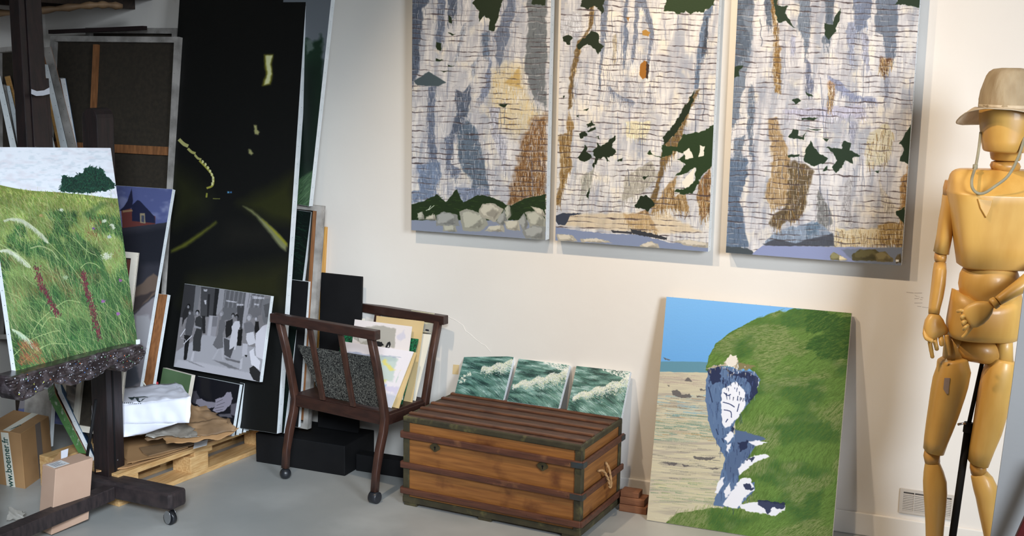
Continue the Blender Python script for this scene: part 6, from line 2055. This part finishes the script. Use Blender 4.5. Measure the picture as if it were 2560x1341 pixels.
# V-shaped notch below the throat
P0 = onY(2463, 500, YM - .105)
NP = onY(2504, 500, YM) - MDp * .0985
nv = [on_plane(p, NP, MDp) for p in ((2444, 497), (2483, 500), (2478, 520), (2466, 546), (2452, 522))]
prism('throat_notch', nv, MDp * .012, M_MANW, torso, bev=.002)
limb('abdomen', [(2478, 652, 45, .05), (2476, 668, 66, .07), (2474, 690, 76, .082), (2473, 715, 79, .085), (2472, 740, 74, .08), (2470, 765, 62, .068), (2468, 785, 44, .05)], M_MANW, n=32)
pel = limb('pelvis', [(2464, 754, 82, .074, 0, 2.3), (2463.5, 757, 89, .082, 0, 2.3), (2463, 775, 93, .086, 0, 2.4), (2459, 805, 96, .088, 0, 2.5), (2457, 828, 95, .086, 0, 2.6), (2456, 842, 90, .080, 0, 2.6), (2455.5, 846, 82, .072, 0, 2.6)], n=40)
pc = onY(2464, 756, YM) - np.array(pel.parent.location)
for i_, v_ in enumerate(pel.data.vertices):
    if i_ < 120:
        s_ = np.dot(np.array(v_.co) - pc, MW) / (90 * PXM)
        v_.co.z += (.040 if i_ < 80 else .022) * min(1.0, abs(s_)) ** 1.8
# hip roller
a, b = onY(2394, 868, YM), onY(2506, 888, YM)
rr = 34 * PXM
tube('hip_roller', [a, b], rr, M_MANJ, mq, n=28)


def leg(side, thigh, knee, shin, foot):
    t_ = limb('thigh', dome(thigh, True, False), n=28, e=2.5)
    limb('knee', knee, M_MANJ, n=20, e=2.2)
    k0, k1 = knee[0], knee[-1]
    kk = [onY(knee[0][0] - 6, knee[0][1] + 3, YM - .032), onY(knee[0][0] - 3, knee[0][1] + 3, YM - .032), onY(knee[0][0] - 3, knee[0][1] + 17, YM - .033), onY(knee[0][0] - 6, knee[0][1] + 17, YM - .033)]
    limb('shin', dome(shin, True, False), n=28, e=2.3)
    limb('foot', dome(foot, True, True), n=20, e=2.3)
    limb('hip_plate', [(thigh[0][0] + 2, 835, 20, .04, 0, 3), (thigh[0][0] + 1, 870, 22, .042, 0, 3), (thigh[0][0], 905, 24, .044, 0, 3)], M_MANW, n=20)


leg('l', [(2381, 903, 38, .058), (2384, 925, 43, .062), (2376, 956, 44.5, .064), (2369, 985, 43, .062), (2359, 1028, 39, .057), (2349, 1066, 34.5, .052), (2340, 1100, 30, .046), (2334, 1128, 26.5, .042)],
    [(2332, 1126, 21, .030), (2329, 1142, 21.5, .033), (2331, 1156, 20, .030)],
    [(2331, 1158, 19, .030), (2334, 1180, 26, .036), (2337, 1205, 31, .042), (2338, 1232, 31, .044), (2338, 1270, 28, .040), (2337, 1310, 25, .034), (2336, 1345, 23, .030), (2334, 1400, 18, .024), (2333, 1452, 14, .020)],
    [(2333, 1452, 14, .022), (2330, 1468, 20, .045, -.03), (2328, 1482, 24, .09, -.05)])
leg('r', [(2506, 900, 30, .052), (2500, 922, 36, .058), (2494, 945, 38, .062), (2486, 985, 39, .062), (2478, 1030, 39, .057), (2468, 1075, 36, .052), (2455, 1120, 30, .046), (2445, 1158, 25.5, .042)],
    [(2445, 1156, 20, .030), (2445, 1170, 21, .033), (2447, 1184, 20, .030)],
    [(2447, 1186, 20, .030), (2456, 1202, 26, .036), (2463, 1220, 30, .042), (2467, 1245, 28, .042), (2472, 1290, 24, .036), (2478, 1335, 20, .030), (2486, 1400, 15, .024), (2490, 1452, 13, .020)],
    [(2490, 1452, 13, .022), (2494, 1468, 19, .045, -.03), (2496, 1482, 22, .09, -.05)])
# sticker on the thigh and a pale triangle
P = onY(2368, 965, YM - .063)
prism('mauve_sticker', [onY(x, y, YM - .0655) for x, y in ((2361, 946), (2375, 946), (2371, 985), (2366, 986), (2358, 973))], (0, .003, 0), M_PURP, mq)
prism('pale_mark', [onY(x, y, YM - .064) for x, y in ((2366, 897), (2370, 905), (2361, 906))], (0, .003, 0), mat('pale_mark_paint', (216, 190, 150), rough=.6), mq)
# hanging arm (left in the picture)
SA = .01
limb('shoulder', [(2376, 452, 12, .03, SA), (2374, 470, 15, .036, SA), (2374, 490, 16, .036, SA)], M_MANJ, n=20)
limb('upper_arm', dome([(2371, 488, 13, .034, SA), (2370, 515, 15, .036, SA), (2365, 550, 17, .036, SA), (2361, 590, 18.5, .035, SA), (2353, 632, 19, .034, SA)], True, False), n=24, e=2.6)
limb('elbow', [(2352, 634, 15, .026, SA), (2351, 645, 15.5, .028, SA), (2351, 654, 14, .026, SA)], M_MANJ, n=18)
limb('forearm', dome([(2350, 660, 15, .028, SA), (2349, 680, 17, .032, SA - .01), (2346, 712, 17.5, .032, SA - .02), (2341, 745, 16.5, .029, SA - .035), (2336, 772, 14.5, .025, SA - .045), (2334.5, 786, 13.5, .023, SA - .05)], True, False), n=24)


def hand(name, palm, thick, fingers, thumb, Yh):
    """palm: outline px rings (px,py,halfwidth); fingers: list of (list of px,py,dY), radius px"""
    h_ = limb(name, [(x, y, w_, t_, Yh + (dy if dy else 0), 2.6) for x, y, w_, t_, dy in palm], M_MANW, mq, 24)
    for pts, r in fingers + [thumb]:
        nm = 'thumb' if (pts, r) == thumb else 'finger'
        P_ = [onY(x, y, YM + Yh + dy) for x, y, dy in pts]
        P_ = smooth_path(P_, 4)
        k = len(P_)
        rad = [r * PXM * (1.0 - .16 * i / k + (.06 if (i % 4) == 0 and i else 0)) for i in range(k)]
        # rounded tip
        t = P_[-1] - P_[-2]
        t /= np.linalg.norm(t)
        P_ += [P_[-1] + t * r * PXM * .5, P_[-1] + t * r * PXM * .75]
        rad += [r * PXM * .62, r * PXM * .15]
        tube(nm, P_, rad, M_MANW, h_, n=12)
    return h_


hand('hand', [(2335, 783, 9, .012, 0), (2335, 788, 15, .017, 0), (2335, 800, 24, .021, -.002), (2336, 815, 29, .022, -.004), (2339, 828, 31, .021, -.006), (2343, 838, 29, .018, -.008), (2345, 843, 25, .012, -.008)], .02,
     [([(2325, 842, -.006), (2325, 858, -.012), (2328, 876, -.010), (2331, 893, -.006)], 6.2),
      ([(2338, 843, -.008), (2338, 856, -.020), (2341, 868, -.024), (2342, 873, -.014)], 6.4),
      ([(2352, 842, -.008), (2353, 853, -.020), (2354, 862, -.020)], 7.2),
      ([(2366, 838, -.008), (2369, 858, -.012), (2372, 874, -.010), (2375, 887, -.006)], 6.4)],
     ([(2315, 818, -.008), (2313, 834, -.020), (2317, 846, -.032), (2330, 853, -.036)], 7.0), SA - .055)
# bent arm (right in the picture), mostly outside the frame
SB = -.01
limb('shoulder', [(2636, 452, 12, .03, SB), (2638, 470, 15, .036, SB), (2640, 490, 16, .036, SB)], M_MANJ, n=20)
limb('upper_arm', dome([(2641, 488, 13, .034, SB), (2643, 520, 16, .036, SB), (2648, 570, 18, .035, SB), (2652, 620, 18, .033, SB)], True, True), n=24)
fa = [(2650, 628, -.03), (2610, 668, -.09), (2565, 707, -.14), (2525, 733, -.165), (2494, 754, -.18)]
fr_ = [20, 22, 21, 16, 12.5]
Pf = [onY(x, y, YM + dy) for x, y, dy in fa]
tube('forearm', smooth_path(Pf, 4), list(np.interp(np.linspace(0, 4, 17), range(5), [f * PXM for f in fr_])), M_MANW, mq, n=24)
w0, w1 = onY(2493, 754, YM - .18), onY(2480, 762, YM - .183)
tube('wrist_ring', [w0, w0 + (w1 - w0) * .12, w0 + (w1 - w0) * .8, w1], [12.5 * PXM, 15 * PXM, 16 * PXM, 13 * PXM], M_MANW, mq, n=20)
# palm of the bent hand: a slab pointing down-left
pal_px = [(2478, 762, 10), (2470, 768, 19), (2456, 776, 28), (2440, 786, 32), (2426, 796, 30), (2417, 802, 24)]
cs = [onY(x, y, YM - .185 + .0) for x, y, _ in pal_px]
rings = []
for i, (x, y, hw_) in enumerate(pal_px):
    t = cs[min(i + 1, len(cs) - 1)] - cs[max(i - 1, 0)]
    t /= np.linalg.norm(t)
    A = np.cross(t, [0, 1.0, 0])
    A /= np.linalg.norm(A)
    rings.append((cs[i], A * hw_ * PXM, np.cross(t, A) * (.016 if 0 < i < 5 else .010), 2.5))
ph = loft('hand', rings, M_MANW, mq, 24)
for nm, pts, r in (('finger', [(2415, 780, -.185), (2403, 777, -.19), (2394, 779, -.18)], 5.2), ('finger', [(2414, 790, -.185), (2405, 792, -.20), (2406, 799, -.185)], 5.6), ('finger', [(2416, 803, -.185), (2408, 806, -.20), (2410, 814, -.185)], 5.8),
                   ('finger', [(2421, 812, -.185), (2414, 818, -.20), (2409, 824, -.19)], 5.4), ('thumb', [(2432, 812, -.17), (2424, 824, -.165), (2415, 836, -.16), (2407, 843, -.158)], 5.6)):
    P_ = smooth_path([onY(x, y, YM + dy) for x, y, dy in pts], 4)
    rad = [r * PXM * (1 - .2 * i / len(P_)) for i in range(len(P_))]
    t = P_[-1] - P_[-2]
    t /= np.linalg.norm(t)
    P_ += [P_[-1] + t * r * PXM * .5, P_[-1] + t * r * PXM * .7]
    rad += [r * PXM * .55, r * PXM * .12]
    tube(nm, P_, rad, M_MANW, ph, n=12)
# neck and head
limb('neck', [(2513, 429, 24, .03, .02), (2513, 425, 34, .043, .02), (2513, 415, 38, .048, .02), (2513, 406, 34, .043, .02), (2513, 402, 24, .03, .02)], M_MANJ, n=28)
limb('head', [(2514, 401, 34, .042, .015, 2.2), (2514, 397, 37, .047, .015, 2.2), (2514, 382, 39, .050, .012, 2.2), (2513, 380.5, 39.5, .051, .011, 2.2), (2510, 380, 46, .070, -.002, 2.2), (2509, 378.5, 48, .076, -.008, 2.2), (2508.5, 374, 50, .080, -.010, 2.2), (2511, 352, 56, .082, -.008, 2.3), (2516, 320, 64, .088, -.002, 2.4), (2519, 285, 68, .092, .0, 2.5),
              (2521, 250, 68, .092, .004, 2.5), (2522, 225, 62, .084, .006, 2.4), (2523, 205, 48, .066, .008, 2.3), (2523, 196, 30, .044, .01, 2.2)], n=36)
# stand
sp0, sp1, sp2 = onY(2456, 905, YM + .04), onY(2421, 1066, YM + .02), onY(2380, 1352, YM - .0)
st = thing('mannequin_stand', (sp2[0] - .02, YM, 0), 'black metal stand pole with a small lever, behind the mannequin legs', 'stand')
tube('upper_pole', [sp0, sp1], .0065, M_BLACK, st, n=14)
dd = (sp2 - sp1) / np.linalg.norm(sp2 - sp1)
foot_ = sp1 + dd * ((sp1[2] - .012) / -dd[2])
tube('lower_pole', [sp1, foot_], .0115, M_BLACK, st, n=16)
tube('collar', [sp1 - dd * .012, sp1 + dd * .02], .0145, M_BLACK, st, n=16)
tube('lever', [sp1, onY(2410, 1059, YM - .0), onY(2395, 1062, YM - .01)], .0042, M_CHROME, st, n=8)
loft('stand_base', [((foot_[0], foot_[1], 0.001), (.13, 0, 0), (0, .13, 0), 2), ((foot_[0], foot_[1], .008), (.13, 0, 0), (0, .13, 0), 2), ((foot_[0], foot_[1], .014), (.03, 0, 0), (0, .03, 0), 2)], M_BLACK, st, 32)

# hat
ht = thing('sun_hat', onY(2523, 268, YM), 'beige bucket hat with a chin strap on the mannequin head', 'hat')
HS = []
for (x, y, w_, d_) in ((2523, 272, 72, .100), (2523, 266, 73, .102), (2523, 250, 72, .100), (2524, 228, 69, .096), (2525, 205, 63, .088), (2526, 190, 58, .080), (2527, 180, 52, .072), (2528, 173, 42, .06), (2528, 170, 22, .03)):
    HS.append((x, y, w_, d_, .004, 2.3))
crown = limb('crown', HS, M_HAT, ht, 48)
for v_ in crown.data.vertices:
    p_ = v_.co
    a_ = math.atan2(p_.y, p_.x)
    k_ = 1 + .018 * math.sin(a_ * 7 + p_.z * 40) + .01 * math.sin(a_ * 13 - p_.z * 90)
    v_.co.x *= k_
    v_.co.y *= k_
hc = onY(2523, 270, YM + .004)
NA, NR = 64, 9
vs, fs = [], []
for j in range(NR):
    f = j / (NR - 1)
    for i in range(NA):
        a_ = 2 * math.pi * i / NA
        # a_ = 0 is picture right, 3pi/2 faces the viewer
        deg = math.degrees(a_)
        drop = float(np.interp(deg, (0, 60, 100, 135, 160, 180, 200, 225, 255, 270, 300, 330, 360), (.044, .05, .055, .056, .05, .034, .012, -.002, .0, .006, .022, .038, .044)))
        rad = .099 + .050 * f
        z_ = -drop * f ** 1.25
        d_ = MW * math.cos(a_) * rad * .98 + MDp * math.sin(a_) * rad * 1.0
        vs.append(hc + d_ + Z3 * z_)
for j in range(NR - 1):
    for i in range(NA):
        fs.append([j * NA + i, (j + 1) * NA + i, (j + 1) * NA + (i + 1) % NA, j * NA + (i + 1) % NA])
o = mesh_obj('brim', vs, fs, M_BRIM, ht, smooth=True)
md = o.modifiers.new('thickness', 'SOLIDIFY')
md.thickness = .003
limb('hat_band', [(2523, 272, 73.5, .103, .004, 2.3), (2523, 262, 73.5, .103, .004, 2.3)], M_BRIM, ht, 48)
s1 = smooth_path([onY(2452, 330, YM - .02), onY(2447, 372, YM - .04), onY(2440, 412, YM - .06), onY(2430, 446, YM - .115), onY(2431, 470, YM - .135), onY(2444, 483, YM - .138), onY(2462, 482, YM - .134), onY(2484, 468, YM - .124),
                  onY(2520, 440, YM - .11), onY(2546, 392, YM - .09), onY(2562, 340, YM - .07), onY(2570, 305, YM - .04)], 6)
tube('chin_strap', s1, .0042, M_STRAP, ht, n=8, flat=.45)
s2 = smooth_path([onY(2560, 318, YM - .085), onY(2540, 352, YM - .10), onY(2515, 382, YM - .09), onY(2498, 400, YM - .07)], 6)
bp_ = onY(2438, 418, YM - .065)
tube('strap_toggle', [bp_ + Z3 * .008, bp_ - Z3 * .006], .007, M_STRAP, ht, n=10)

# ================================================================== right edge of the picture
YP = -.82
px = [(2573, 620), (2700, 600), (2700, 1500), (2452, 1500), (2476, 1341), (2530, 960), (2557, 742)]
q = [onY(x, y, YP) for x, y in px]
for p_ in q:
    p_[2] = max(p_[2], .001)
tag(prism('leaning_board', q, (0, .018, 0), M_PANEL, bev=.001), 'pale grey board standing in front of the mannequin at the right edge', 'board')
a, b = onY(2541, 1372, -.9), onY(2640, 1150, -.9)
dn_ = (a - b) / np.linalg.norm(a - b)
ft_ = a + dn_ * (a[2] / -dn_[2]) if a[2] > 0 else a
tag(bar('dark_red_bar', ft_ + Z3 * .002, b, (.03, 0, 0), (0, .03, 0), M_REDW, bev=.003), 'slanting dark red wooden bar in the lower right corner', 'bar')
